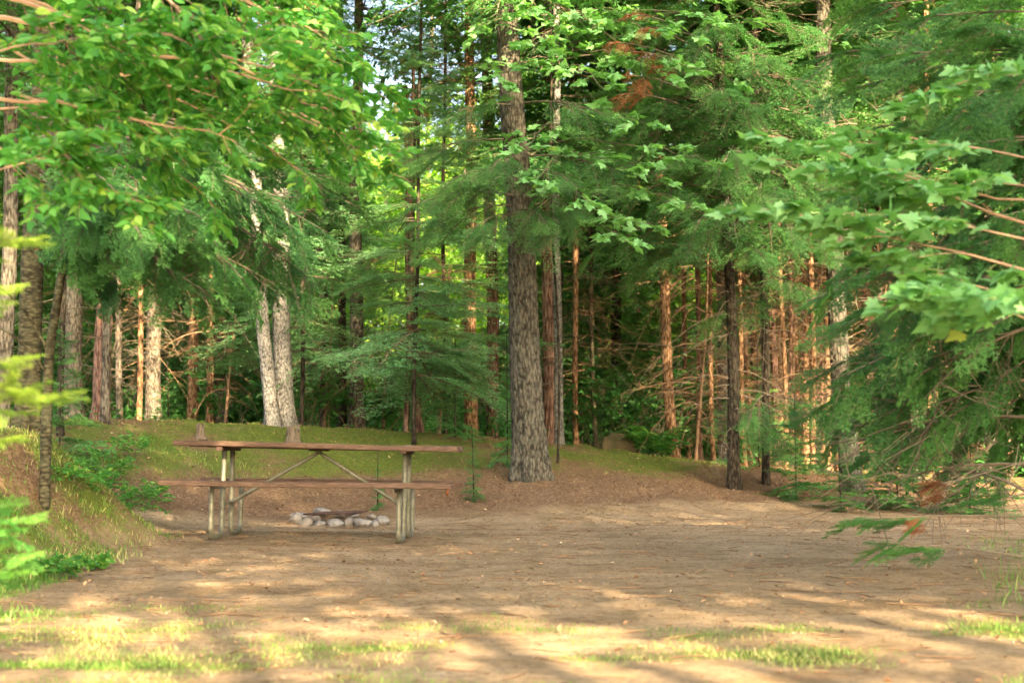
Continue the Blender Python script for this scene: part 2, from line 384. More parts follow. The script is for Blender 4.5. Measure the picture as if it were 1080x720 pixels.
def dead_twigs(mb, rng, h0, h1, n, lmin, lmax, r=.006, trunk_r=.08, droop=.5, sub=6, mat=0, lean=(0, 0)):
    for i in range(n):
        h = h0+(h1-h0)*rng.random(); az = rng.random()*2*math.pi; L = lmin+(lmax-lmin)*rng.random()**1.5
        d = np.array([math.cos(az), math.sin(az), 0]); up = .25-.5*rng.random()
        p0 = np.array([lean[0]*h, lean[1]*h, h])+d*trunk_r*.7
        p2 = p0+d*L+np.array([0, 0, (up-droop*rng.random())*L]); p1 = p0+d*L*.55+np.array([rng.normal(0, .06)*L, rng.normal(0, .06)*L, up*L*.6])
        P = bez(p0, p1, p2, 6); tube(mb, P, np.linspace(r, r*.25, 6), 3, mat, .5, False)
        for q in range(sub):
            f = .25+.7*rng.random(); k = f*5; ii = min(int(k), 4); b = P[ii]*(1-k+ii)+P[ii+1]*(k-ii)
            l2 = L*.45*(1.1-f)*(.5+rng.random()); a2 = az+rng.choice([-1, 1])*R(25+45*rng.random())
            e = b+np.array([math.cos(a2)*l2, math.sin(a2)*l2, rng.normal(-.25, .35)*l2])
            mdl = (b+e)/2+rng.normal(0, .08, 3)*l2
            tube(mb, [b, mdl, e], [r*.45, r*.32, r*.15], 3, mat, .5, False)
def crown(seed, h0, H, maxL, templ, whorl=.4, per=5, pitch=(-5, 25), keep=.85, lowfac=1., shape=.8):
    rng = np.random.default_rng(seed); mb = MB(); h = h0
    while h < H-.1:
        f = (h-h0)/(H-h0)
        L = maxL*(1-f)**shape*(.45+.55*min(1, f*6+lowfac))
        for k in range(per):
            if rng.random() > keep: continue
            az = rng.random()*2*math.pi; pt_ = R(pitch[0]+(pitch[1]-pitch[0])*f+rng.normal(0, 8))
            s = L*(.55+.6*rng.random())/1.2
            if s < .08: continue
            mb.merge(templ[rng.integers(len(templ))], rotm(az, pt_, rng.normal(0, .25), s, (0, 0, h+rng.normal(0, .1))), rng.random())
        h += whorl*(.7+.6*rng.random())*(1 if f < .7 else .7)
    return mb
# leaves
MAPLE2D = np.array([(0, 0), (.10, -.10), (.34, -.16), (.27, -.02), (.52, .12), (.40, .22), (.44, .42), (.27, .36), (.20, .50), (.16, .62), (0, .95)])
def maple_template():
    r = MAPLE2D.copy(); l = MAPLE2D[::-1][1:-1]*np.array([-1, 1]); o = np.vstack([r, l])
    z = -.18*np.abs(o[:, 0])-.12*o[:, 1]**2
    V = np.vstack([[0, .3, 0.0], np.column_stack([o, z])]); n = len(o)
    T = [(0, 1+i, 1+(i+1) % n) for i in range(n)]
    return V, np.array(T)
def ovate_template():
    o = np.array([(0, 0), (.22, .2), (.27, .45), (.17, .75), (0, 1.05)]); l = o[::-1][1:-1]*np.array([-1, 1])
    V = np.vstack([np.column_stack([o, .12*o[:, 0]*2-.15*o[:, 1]**2]), np.column_stack([l, .12*-l[:, 0]*2-.15*l[:, 1]**2])])
    # split on the midrib
    T = [(0, 1, 2), (0, 2, 3), (0, 3, 4), (0, 4, 5), (0, 5, 6), (0, 6, 7)]
    return V, np.array(T)
MAPLE = maple_template(); OVATE = ovate_template()
QUADLEAF = (np.array([(0, 0, 0), (.3, .5, .06), (0, 1, -.1), (-.3, .5, .06)]), np.array([(0, 1, 2), (0, 2, 3)]))
def put_leaves(mb, P, D, size, rng, templ, mat=0, tilt=.35, rnd=None, droop=.3):
    n = len(P)
    if n == 0: return
    V, T = templ; k = len(V)
    D = np.asarray(D, float)+rng.normal(0, .25, (n, 3)); D[:, 2] -= droop*rng.random(n); D /= np.linalg.norm(D, axis=1)[:, None]
    U = np.array([0, 0, 1.])+rng.normal(0, tilt, (n, 3)); X = np.cross(D, U); X /= np.linalg.norm(X, axis=1)[:, None]+1e-9
    Z = np.cross(X, D); s = np.asarray(size)*(.65+.6*rng.random(n)); 
    W = (V[None, :, 0, None]*X[:, None, :]+V[None, :, 1, None]*D[:, None, :]+V[None, :, 2, None]*Z[:, None, :])*s[:, None, None]+P[:, None, :]
    tr = (T[None]+np.arange(n)[:, None, None]*k).reshape(-1, 3)
    r = np.clip(.45+.22*rng.normal(0, 1, n), 0, 1) if rnd is None else rnd
    mb.add(W.reshape(-1, 3), tris=tr, mat=mat, rnd=np.repeat(r, k))
def leafy_branch(mb_w, mb_l, rng, a, b, r0, leafs, templ, nside=8, sl=.5, sag=.1, leafn=9, flat=.3, wmat=0, lmat=0, sides=5, start=.2, sub2=True):
    """branch from a to b with side shoots that carry leaves"""
    a = np.asarray(a, float); b = np.asarray(b, float); Lm = np.linalg.norm(b-a)
    mid = (a+b)/2+np.array([0, 0, sag*Lm])+rng.normal(0, .03, 3)*Lm
    P = bez(a, mid, b, 10); P[1:-1] += rng.normal(0, .008, (8, 3))*Lm
    tube(mb_w, P, np.linspace(r0, r0*.2, 10), sides, wmat, .5, False)
    D0 = (b-a)/Lm; side = np.cross(D0, [0, 0, 1]); side /= np.linalg.norm(side)+1e-9
    LP, LD = [], []
    def shoot(p, d, L, r, lev):
        e = p+d*L+np.array([0, 0, -.12*L]); m = (p+e)/2+rng.normal(0, .05, 3)*L+np.array([0, 0, .05*L]); Q = bez(p, m, e, 5)
        tube(mb_w, Q, np.linspace(r, r*.3, 5), 3, wmat, .5, False)
        nl = max(2, int(leafn*(.6+.6*rng.random())*(1 if lev else .7)))
        for q in range(nl):
            f = .15+.85*(q+rng.random()*.5)/nl; k = min(f, .999)*4; i = int(k); pp = Q[i]*(1-k+i)+Q[i+1]*(k-i)
            sg = 1 if q % 2 else -1; dd = d*.6+sg*np.cross(d, [0, 0, 1])*.8; LP.append(pp); LD.append(dd)
        LP.append(e); LD.append(d)
        if lev == 0 and sub2:
            for q in range(3):
                f = .3+.5*rng.random(); k = f*4; i = int(k); pp = Q[i]*(1-k+i)+Q[i+1]*(k-i)
                s_ = rng.choice([-1, 1]); dd = d*.7+s_*np.cross(d, [0, 0, 1])*.7+rng.normal(0, flat*.5, 3)*np.array([1, 1, 1]); dd /= np.linalg.norm(dd)
                shoot(pp, dd, L*.5*(.6+.6*rng.random()), r*.6, 1)
    for k in range(nside):
        f = start+(1-start)*(k+rng.random())/nside; kk = min(f, .999)*9; i = int(kk); p = P[i]*(1-kk+i)+P[i+1]*(kk-i)
        sg = 1 if k % 2 else -1
        d = D0*.6+sg*side*.8+np.array([0, 0, rng.normal(0, flat)]); d /= np.linalg.norm(d)
        shoot(p, d, sl*(1.15-f*.6)*(.7+.5*rng.random()), r0*.35, 0)
    LP = np.array(LP); LD = np.array(LD)
    put_leaves(mb_l, LP, LD, leafs, rng, templ, lmat, .5)
# ------------------------------------------------------------------ trunks
def trunk_mesh(name, top, H, r0, r1, mat, seed, sides=18, flare=1.35, bend=.03, ring=.16, zbase=-.3, rough=.05, vis=8.):
    """trunk from the local origin up to H; top = (dx,dy) lean at H; r1 radius at height vis"""
    rng = np.random.default_rng(seed)
    zs = np.concatenate([np.arange(zbase, min(H, vis+1), ring), np.linspace(min(H, vis+1)+.1, H, 14)]) if H > vis+1 else np.arange(zbase, H+ring, ring)
    t = zs/H
    ph = rng.random(4)*6
    X = top[0]*t+bend*(np.sin(zs*.6+ph[0])-math.sin(ph[0]))+bend*.4*(np.sin(zs*1.7+ph[1])-math.sin(ph[1]))
    Y = top[1]*t+bend*(np.sin(zs*.5+ph[2])-math.sin(ph[2]))
    rad = r0+(r1-r0)*np.clip(zs/vis, 0, 1)
    hi = zs > vis; rad = np.where(hi, r1*np.clip((H-zs)/(H-vis+1e-6), .08, 1), rad) if H > vis else rad
    rad = rad*(1+(flare-1)*np.exp(-np.clip(zs, 0, None)/(r0*1.6)))
    th = np.arange(sides)/sides*2*math.pi
    rg = 1+rough*(rng.random((len(zs), sides))-.5)*1.4
    lob = np.exp(-np.clip(zs, 0, None)/(r0*2.))[:, None]*(flare-1)*.5*np.cos(th*5+ph[3])[None, :]
    mb = MB(); tube(mb, np.stack([X, Y, zs], -1), rad, sides, 0, .5, True, rg+lob)
    me = mb.mesh(name, [mat], True)
    return me
CACHE = {}
def shared(key, fn):
    if key not in CACHE: CACHE[key] = fn()
    return CACHE[key]
def deadset(i, r=.0068):
    def fn():
        rng = np.random.default_rng(500+i); mb = MB()
        dead_twigs(mb, rng, .7, 7.5, 88, .35, 1.5, r, .06, .9, 6)
        return mb.mesh('dead_branches', [M['twig'] if i % 2 == 0 else M['twig_grey']])
    return shared(('dead', i), fn)
def crownset(kind, i):
    def fn():
        if kind == 'mid_low':  mb = crown(100+i, 2.3, 13, 1.9, MID, .5, 5, (-12, 25), .75)
        elif kind == 'mid_high': mb = crown(120+i, 4.6, 15, 1.9, MID, .5, 5, (-8, 25), .75)
        elif kind == 'sparse': mb = crown(130+i, 4.4, 15, 1.7, MID, .6, 4, (-8, 25), .5)
        elif kind == 'canopy': mb = crown(170+i, 8.2, 15, 2.5, FAR, .40, 6, (-8, 25), .9)
        elif kind == 'canopy_low': mb = crown(175+i, 4.9, 10.5, 2.7, FAR, .34, 6, (-6, 25), .9)
        elif kind == 'far_low': mb = crown(140+i, 1.3, 15, 2.1, FAR, .40, 6, (-14, 25), .85)
        elif kind == 'far_high': mb = crown(160+i, 5.2, 17, 2.1, FAR, .42, 5, (-10, 25), .85)
        elif kind == 'sapling': mb = crown(180+i, .15, 2.2, .8, SAP, .17, 6, (0, 35), .95, 1., .9)
        elif kind == 'pale': mb = crown(200+i, 1.3, 9, 1.6, MID, .36, 6, (-8, 25), .85)
        mats = {'pale': M['fir_pale'], 'far_low': M['fir_far'], 'canopy': M['fir_far'], 'canopy_low': M['fir_far'], 'far_high': M['fir_far']}.get(kind, M['fir'])
        return mb.mesh('shade_upper_crown' if 'canopy' in kind else 'crown', [mats, M['twig_grey']])
    return shared((kind, i), fn)
TREES = []
def tree(name, px, d, w0, w1, mat, label, cat='tree', group=None, crownk=None, ci=0, dead=None, toppx=None, H=15, top_y=0, flare=1.35, bend=.03,
         seed=None, crot=None, cs=1., sides=16, rough=.05, dz=0, ring=.16):
    X = (px-540)/F*d; z = gz(X, d); seed = seed or int(px*7+d*13)
    r0 = w0/2/F*d; r1 = w1/2/F*d
    tp = (px if toppx is None else toppx)
    zt = at(px, top_y, d)[2]; vis = min(max(zt-z, 1), H)
    lean = ((tp-px)/F*d)*H/vis
    root = thing(name, (X, d, z+dz), label, cat, group)
    link('trunk', trunk_mesh('trunk', (lean, 0), H, r0, r1, mat, seed, sides, flare, bend, ring, -.3, rough, vis), root)
    rr = np.random.default_rng(seed)
    rz = rr.random()*6.28 if crot is None else crot
    tilt = (0, math.atan2(lean, H), 0)
    if crownk: link('crown', crownset(crownk, ci), root, rot=(0, tilt[1], rz) if abs(lean) < .4 else (0, tilt[1], 0), scale=(cs, cs, H/{'mid_low': 13, 'mid_high': 15, 'sparse': 15, 'far_low': 15, 'far_high': 17, 'sapling': 2.2, 'pale': 9}[crownk]))
    if dead is not None: link('dead_branches', deadset(dead), root, rot=(0, tilt[1], rz), scale=(cs, cs, 1))
    TREES.append((X, d)); return root
OR, GR, RD, DK, PL, OL, MN = (M[k] for k in ('bark_orange', 'bark_grey', 'bark_red', 'bark_dark', 'bark_pale', 'bark_olive', 'bark_main'))
big = tree('spruce_tree', 560, 16.6, 35, 22, MN, 'thick grey lichen-spotted spruce trunk standing alone in the middle of the clearing edge', toppx=543, H=19, sides=54, ring=.045, rough=.10, flare=1.25, bend=.04, crownk='mid_high', ci=1)
tree('spruce_tree', 581, 22.5, 17, 14, RD, 'reddish trunk half hidden just behind the thick spotted middle trunk', toppx=574, crownk='far_high', ci=1)
tree('fir_tree', 590, 21.0, 10, 7, PL, 'slim pale grey trunk right of the thick middle trunk', toppx=584, dead=1, crownk='mid_high', ci=0)
tree('pine_tree', 608, 23, 6, 5, OR, 'very thin straight orange trunk a little right of the thick middle trunk', toppx=604, H=9, dead=2)
tree('pine_tree', 497, 23, 14.5, 10, OR, 'sunlit orange trunk rising left of the thick middle trunk', toppx=491, dead=0, H=17, crownk='sparse', ci=0)
tree('pine_tree', 519, 26, 13, 12, RD, 'reddish trunk between the sunlit orange trunk and the thick middle trunk', toppx=514, dead=1, H=17, crownk='sparse', ci=1)
tree('spruce_tree', 377, 22, 16, 9.5, GR, 'tall grey trunk rising behind the middle of the picnic table', toppx=373, H=17, dead=None, crownk='sparse', ci=1)
tree('spruce_tree', 361, 22.6, 9, 6, DK, 'slim dark trunk touching the left side of a tall grey trunk', toppx=359, H=12, dead=3, crownk='sparse', ci=0)
tree('dead_tree', 441, 20.5, 10, 7, RD, 'dead leaning reddish snag with a broken top behind the table end', cat='dead tree', toppx=425, H=4.9, top_y=95, dead=2)
tree('dead_tree', 428, 21.5, 6, 5, DK, 'thin dark dead pole beside the broken reddish snag', cat='dead tree', toppx=437, H=5.2, top_y=95, dead=1)
tree('maple_tree', 289, 19.5, 15, 11, PL, 'left and thinner stem of the pair of pale mottled trunks', toppx=262, H=14, rough=.08, flare=1.5, bend=.05)
tree('maple_tree', 300, 19.7, 20, 15, PL, 'right and thicker stem of the pair of pale mottled trunks', toppx=292, H=15, rough=.08, flare=1.4, bend=.05, crownk='mid_high', ci=0)
tree('pine_tree', 222, 24, 8, 6, OR, 'thin orange trunk between the pale trunk pair and the left woods', toppx=218, dead=0, H=12, crownk='far_high', ci=0)
tree('spruce_tree', 163, 24, 16, 13, GR, 'stout grey trunk in the left woods with a thin orange trunk on its left', toppx=160, H=14, dead=1, crownk='far_high', ci=1)
tree('pine_tree', 147, 23.5, 6, 4.5, OR, 'thin orange trunk directly left of a stout grey trunk', toppx=142, H=10, dead=2)
tree('pine_tree', 107, 22.5, 18, 15, RD, 'stout reddish ridged trunk at the back of the left bank', toppx=108, H=15, rough=.12, crownk='far_high', ci=2)
tree('spruce_tree', 127, 23.5, 7, 6, GR, 'thin grey trunk just right of the stout reddish ridged trunk', toppx=125, H=12, dead=3)
tree('fir_tree', 111, 17, 9.5, 6, GR, 'thin leaning grey trunk standing in front on the left bank', toppx=134, H=8, dead=None, bend=.06)
tree('spruce_tree', 78, 21, 20, 17, GR, 'broad grey trunk in the left woods behind a thin black one', toppx=70, H=15, dead=1, crownk='mid_high', ci=2)
tree('fir_tree', 64, 15.5, 7, 5, DK, 'thin black trunk on the left bank beside the forked olive tree', toppx=60, H=9, dead=3)
tree('fir_tree', 3, 15, 17, 13, GR, 'grey trunk cut by the left edge of the photo', toppx=0, H=13, crownk='mid_high', ci=1, crot=2.6)
tree('pine_tree', 710, 22, 12, 8.5, OR, 'sunlit orange trunk beside the ferns right of the boulder', toppx=694, H=13, dead=0, crownk='sparse', ci=1)
blackfir = tree('fir_tree', 773, 18, 13.5, 7, DK, 'black trunk standing closest to the clearing on the right', toppx=757, H=14, crownk='mid_high', ci=1, crot=1.0, dead=3)
tree('birch_tree', 763, 26, 12, 10, PL, 'pale trunk seen just left behind the black clearing-side trunk', toppx=760, H=13)
blackfir2 = tree('fir_tree', 807, 18.8, 8.5, 6, DK, 'second and thinner black trunk right of the closest one', toppx=803, H=12, crownk='sparse', ci=1, crot=2., dead=3)
tree('spruce_tree', 897, 18.5, 22, 16, MN, 'thick grey trunk mostly veiled by the fir boughs on the right', toppx=872, H=16, crownk='sparse', ci=0, dead=1)
tree('pine_tree', 962, 21, 14, 12, GR, 'grey trunk with a warm edge behind the right fir boughs', toppx=955, H=14, dead=0, crownk='sparse', ci=1)
tree('pine_tree', 990, 20, 7, 6, OR, 'thin orange trunk right of the warm-edged grey one', toppx=985, H=12, dead=2, crownk='sparse', ci=0)
tree('spruce_tree', 652, 27, 11, 9, DK, 'dark trunk above the boulder and leafy undergrowth', toppx=648, H=14, crownk='far_low', ci=1, dead=3)
tree('pine_tree', 628, 25, 5, 4, OL, 'thin olive pole between the thick middle trunk and the boulder', toppx=624, H=9, dead=2)
for i, (px, d, w, tx, mt, hh) in enumerate([(790, 25, 6, 786, OR, 10), (799, 27, 8, 795, OR, 12), (818, 23, 8, 813, RD, 12), (826, 26, 6, 818, OR, 11), (836, 22, 7, 832, RD, 12),
      (849, 25, 8, 846, OR, 12), (862, 28, 8, 856, GR, 12), (874, 24, 7, 870, OR, 11), (917, 25, 8, 913, RD, 12), (932, 22, 7, 928, DK, 12), (944, 24, 9, 941, OR, 12), (1008, 23, 10, 1003, DK, 12),
      (1022, 26, 8, 1018, OR, 12), (1043, 22, 11, 1040, GR, 13), (1062, 25, 8, 1058, RD, 12), (738, 25, 6, 733, RD, 11),
      (785, 22.5, 5, 782, OR, 10), (812, 24.5, 5, 808, OR, 10), (829, 21.5, 5, 825, OR, 10), (843, 23, 5, 838, OR, 11), (856, 21.5, 6, 852, OR, 11), (868, 25.5, 5, 864, OR, 11), (726, 26, 5, 722, OR, 10), (752, 24, 5, 747, OR, 10), (882, 22, 5, 879, OR, 11), (980, 24, 6, 976, OR, 12)]):
    tree('pine_pole', px, d, w, w*.8, mt, 'slender pole-like pine trunk in the dense stand on the right', group='slender poles in the stand on the right', toppx=tx, H=hh+3, dead=i % 4, crownk='far_high', ci=i % 3, sides=9)
# pale young firs in the middle distance
for i, (px, d, hh, cs, lab) in enumerate([(340, 23.2, 8.5, 1.1, 'pale green young fir just left of the tall grey trunk behind the table'), (437, 18.8, 6.5, .95, 'pale green young fir just left of the sunlit orange trunk'),
        (318, 20.5, 8, 1.1, 'pale soft fir directly behind the pair of mottled trunks'), (470, 21, 6.5, 1.0, 'pale young fir half behind the sunlit orange trunk')]):
    tree('young_fir', px, d, 5, 3, DK, lab, crownk='pale', ci=i % 2, H=hh, cs=cs, sides=8, dead=None)
def pxb(lst, drop, n, s): return [(at(px, py, d), drop, n, s) for px, py, d in lst]
FM = [M['fir'], M['twig_grey']]
# small saplings
for i, (px, d, hh, cs, lab) in enumerate([(535, 17.2, 1.5, .5, 'bare-stemmed fir sapling just left of the thick middle trunk foot'), (399, 15.2, .55, .5, 'ankle-high fir seedling on the bank behind the table top'),
        (500, 15.6, .75, .55, 'knee-high fir seedling behind the right end of the table'), (838, 17.6, 1.3, 1.1, 'bushy fir sapling right of the two black trunks'), (885, 16.6, 1.0, 1.2, 'low spreading fir sapling under the right boughs'),
        (800, 20.5, 1.7, 1.0, 'green fir sapling behind the two black trunks'), (945, 17.2, 1.4, 1.3, 'low fir sapling in the shade near the right edge'), (64, 14.5, 1.5, .8, 'small fir sapling on the left bank by the thin black trunk'),
        (178, 21.5, .9, 1.1, 'low fir sapling in front of the stout grey trunk'), (480, 19.5, 1.4, .9, 'fir sapling at the foot of the sunlit orange trunk'), (1020, 16.5, 1.6, 1.2, 'dark fir sapling at the right edge of the clearing')]):
    tree('fir_sapling', px, d, 1.6, 1.0, DK, lab, cat='sapling', crownk='sapling', ci=i % 2, H=hh, cs=cs*hh/1.6, sides=6, flare=1.1)
# ------------------------------------------------------------------ deep forest filler
rng = np.random.default_rng(77); placed = list(TREES); cnt = 0; tries = 0
while cnt < 105 and tries < 8000:
    tries += 1
    y = 24+36*rng.random()**1.25; half = .40*y+1.5; x = -half+2*half*rng.random()
    if any((x-a)**2+(y-b)**2 < (1.0+.018*y)**2 for a, b in placed): continue
    if -4.5 < x < .2 and y < 52: continue        # thinner, brighter gap in the middle
    placed.append((x, y)); cnt += 1
    px = 540+x/y*F; w = (.10+.12*rng.random())/y*F
    mt = [OR, RD, GR, DK, OR, GR][rng.integers(6)]
    side = 'left' if px < 330 else ('middle' if px < 640 else 'right')
    deep = 'near the clearing' if y < 33 else 'far back'
    tree('conifer_tree', px, y, w, w*.8, mt, 'narrow conifer trunk %s in the %s part of the forest' % (deep, side), group='forest conifers %s %s' % (deep, side),
         toppx=px+rng.normal(0, 6), H=12+6*rng.random(), crownk=['far_high', 'far_low', 'far_low'][rng.integers(3)], ci=int(rng.integers(3)), dead=int(rng.integers(4)), sides=8, ring=.5, cs=.8+.4*rng.random(), seed=int(3000+cnt))
# far broadleaf trees, sunlit, closing the view
def far_broad(i):
    def fn():
        rng = np.random.default_rng(900+i); mb = MB()
        n = 130; c = rng.normal(0, 1, (n, 3)); c /= np.linalg.norm(c, axis=1)[:, None]; c *= (rng.random(n)**.4)[:, None]*np.array([3.0, 3.0, 4.6]); c[:, 2] += 5.6
        P = (c[:, None, :]+rng.normal(0, .42, (n, 62, 3))*np.array([1, 1, .45])).reshape(-1, 3)
        keep = P[:, 2] > .3; P = P[keep]; put_leaves(mb, P, rng.normal(0, 1, P.shape), .20, rng, QUADLEAF, 0, .6)
        return mb.mesh('crown', [M['leaf_far']])
    return shared(('fb', i), fn)
cnt = 0
for i in range(46):
    row = i // 16; y = [44, 58, 76][min(row, 2)]+rng.normal(0, 2.5); half = .42*y+3; x = -half+2*half*((i % 16)+.5+rng.normal(0, .2))/16
    z = gz(x, y); H = 10+3*rng.random()
    root = thing('broadleaf_tree', (x, y, z), 'light green leafy tree in the far background of the forest', 'tree', 'leafy trees closing the far background')
    link('trunk', trunk_mesh('trunk', (0, 0), H*.8, .16, .1, GR, i+50, 8, 1.2, .1, .6), root)
    link('crown', far_broad(i % 3), root, rot=(0, 0, rng.random()*6), scale=(1.1, 1.1, H/10*(1.0 if row < 2 else 1.15)))
def far_bush(i):
    def fn():
        rng = np.random.default_rng(950+i); mb = MB(); n = 40
        c = rng.normal(0, 1, (n, 3)); c /= np.linalg.norm(c, axis=1)[:, None]; c *= (rng.random(n)**.4)[:, None]*np.array([1.3, 1.3, 1.1]); c[:, 2] = np.abs(c[:, 2]+.5)
        P = (c[:, None, :]+rng.normal(0, .22, (n, 45, 3))*np.array([1, 1, .4])).reshape(-1, 3); P = P[P[:, 2] > 0]
        put_leaves(mb, P, rng.normal(0, 1, P.shape), .12, rng, QUADLEAF, 0, .5); return mb.mesh('leaves', [M['leaf_deep']])
    return shared(('bush', i), fn)
def bush_stem():
    def fn():
        mb = MB(); rg = np.random.default_rng(1)
        for q in range(7): a = q*.9; tube(mb, [(0, 0, -.1), (math.cos(a)*.3, math.sin(a)*.3, .6), (math.cos(a)*.8, math.sin(a)*.8, 1.3)], [.02, .014, .006], 4)
        return mb.mesh('stems', [M['twig_grey']])
    return shared('bstem', fn)
rg = np.random.default_rng(31)
for i in range(64):
    y = 26+26*rg.random()**1.2; x = (-.39+.78*((i+rg.random())/64))*y; s_ = .7+.7*rg.random()
    rt = thing('forest_bush', (x, y, gz(x, y)), 'leafy bush among the trunks deep in the forest', 'bush', 'bushes deep in the forest', rg.random()*6)
    rt.scale = (s_, s_, s_*(.8+.6*rg.random())); link('stems', bush_stem(), rt); link('leaves', far_bush(i % 3), rt)
for i, (px, d, hh, n, cs, lab) in enumerate([(733, 21.3, 3.6, 70, 1., 'golden tangle of dead branches right of the fern-side orange trunk'), (838, 22.0, 4.0, 60, .9, 'tangled dead sapling among the right stand poles'), (463, 20.8, 2.4, 45, .8, 'dead twiggy sapling between the broken snag and the sunlit orange trunk'),
        (342, 21.8, 2.0, 40, .8, 'dead twiggy sapling right of the mottled trunk pair'), (403, 22.8, 2.6, 45, .9, 'dead bent sapling right of the tall grey trunk'), (925, 20.5, 3.6, 50, .9, 'dead twiggy sapling behind the right fir boughs'), (238, 23, 1.8, 35, .8, 'dead brushy sapling beside the thin orange trunk on the left')]):
    X = (px-540)/F*d; rt = thing('dead_sapling', (X, d, gz(X, d)), lab, 'dead tree'); rg = np.random.default_rng(60+i); mb = MB()
    link('trunk', trunk_mesh('trunk', (.15, 0), hh, .028, .012, M['twig'], i+5, 7, 1.2, .05, .2, -.2, .04, hh), rt)
    dead_twigs(mb, rg, .4, hh, n, .4*cs, 1.25*cs, .011, .02, 1.3, 5)
    link('dead_branches', mb.mesh('dead_branches', [M['twig']]), rt)
# ------------------------------------------------------------------ near fir trees with boughs reaching into the view
def add_boughs(root, leanx, boughs, templ, mats, dead=None, bk=.2, seed=3, names=('branches', 'foliage'), roll=.45, dr=-10):
    """boughs: (tip world, rise of the bough root above its tip, fronds, frond size)"""
    o = np.array(root.location); mb = MB(); wood = MB(); rg = np.random.default_rng(seed)
    hs = [max(b[0][2]-o[2]+b[1], .2) for b in boughs]
    tube(wood, [(leanx*h, 0, h) for h in np.linspace(min(hs)-.02, max(hs)+.02, 12)], .012, 6, 0, .5, False)
    for (tip, drop, n, s) in boughs:
        tip = np.asarray(tip, float)-o; hroot = max(tip[2]+drop, .2)
        a = np.array([leanx*hroot, 0, hroot]); L = np.linalg.norm(tip-a)
        mid = (a+tip)/2+np.array([0, 0, .10*L]); P = bez(a, mid, tip, 12)
        tube(wood, P, np.linspace(.005*L+.005, .003, 12), 5, 0, .5, False)
        for q in range(n):
            f = bk+(1-bk)*(q+rg.random()*.7)/n; k = min(f, .999)*11; i = int(k); p = P[i]*(1-k+i)+P[i+1]*(k-i); D = P[i+1]-P[i]
            az = math.atan2(D[1], D[0])+(1 if q % 2 else -1)*R(18+32*rg.random())*(1-.5*f); pt_ = math.asin(D[2]/np.linalg.norm(D))+R(rg.normal(dr, 13))
            mb.merge(templ[rg.integers(len(templ))], rotm(az, pt_, rg.normal(0, roll), s*(1.05-.45*f)*(.7+.6*rg.random()), p), rg.random())
        D = P[-1]-P[-3]; mb.merge(templ[0], rotm(math.atan2(D[1], D[0]), math.asin(D[2]/np.linalg.norm(D)), 0, s*.6, P[-2]), rg.random())
    if dead:
        dt = np.random.default_rng(9); dm = MB()
        for (a0, b0, n_) in dead:
            a0 = np.asarray(a0)-o; b0 = np.asarray(b0)-o
            P = bez(a0, (a0+b0)/2+np.array([0, 0, .12]), b0, 8); tube(dm, P, np.linspace(.010, .003, 8), 4, 0, .5, False)
            L = np.linalg.norm(b0-a0)
            for q in range(n_):
                k = (.1+.88*dt.random())*7; i = int(k); p = P[i]*(1-k+i)+P[i+1]*(k-i); e = p+(b0-a0)/L*.25*dt.random()+dt.normal(0, .16, 3)+np.array([0, 0, -.08])
                tube(dm, [p, (p+e)/2+dt.normal(0, .02, 3), e], [.0045, .0032, .0015], 3, 0, .5, False)
                for w_ in range(2):
                    e2 = e+dt.normal(0, .09, 3); tube(dm, [(p+e)/2, e2], [.0028, .0014], 3, 0, .5, False)
        link('dead_branches', dm.mesh('dead_branches', [M['twig_grey']]), root)
    link(names[0], wood.mesh(names[0], [M['twig_grey']]), root)
    link(names[1], mb.mesh(names[1], mats), root)
def near_fir(name, base, trunkr, H, boughs, label, templ, mats, tmat, trunklean=(0, 0), dead=None, bk=.2):
    X, Y = base; z = gz(X, Y); root = thing(name, (X, Y, z), label, 'tree')
    link('trunk', trunk_mesh('trunk', trunklean, H, trunkr, trunkr*.7, tmat, int(abs(X*10)), 20, 1.35, .05, .12, -.3, .06), root)
    add_boughs(root, trunklean[0]/H, boughs, templ, mats, dead, bk, int(abs(X)*100)+3, roll=.65, dr=-14)
    return root
add_boughs(big, -.03, pxb([(440, 215, 14.9), (475, 190, 15.2), (500, 240, 15.0), (610, 222, 15.2), (650, 180, 15.6), (520, 175, 15.0), (455, 235, 15.6), (600, 190, 15), (575, 235, 15.2), (480, 120, 15.4), (635, 120, 15.6), (430, 165, 15.8)], .35, 7, .62), MID, FM, None, .3, 5)
add_boughs(blackfir, -.04, pxb([(650, 150, 17), (660, 205, 16.6), (640, 250, 17), (700, 275, 16.5), (690, 110, 16.8), (845, 120, 17), (855, 180, 17), (835, 240, 16.8), (870, 90, 17.2), (700, 60, 17), (735, 235, 16.2), (770, 215, 16), (780, 160, 16), (720, 170, 16.2),
   (760, 95, 16), (810, 60, 16.6), (745, 30, 16.4), (680, 20, 17), (850, 30, 17), (800, 265, 16.8), (665, 270, 17.2), (820, 200, 16.3), (700, 215, 16.6), (650, 90, 17.2), (795, 110, 16.4)], .3, 7, .75), MID, FM, None, .15, 6)
add_boughs(blackfir, -.04, pxb([(640, 45, 15.6), (655, 80, 15.5), (668, 55, 15.6), (650, 100, 15.7), (675, 30, 15.8), (690, 70, 15.8), (660, 15, 15.9)], .15, 4, .34), MID, [M['rust'], M['twig']], None, .72, 16, ('rusty_branches', 'rusty_needles'))
add_boughs(blackfir2, -.02, pxb([(850, 305, 17.6), (870, 260, 17.6), (880, 205, 17.6), (900, 150, 17.5), (760, 330, 18), (790, 440, 17.8), (880, 440, 17.6), (830, 470, 17.6)], .3, 7, .7), MID, FM, None, .2, 7)
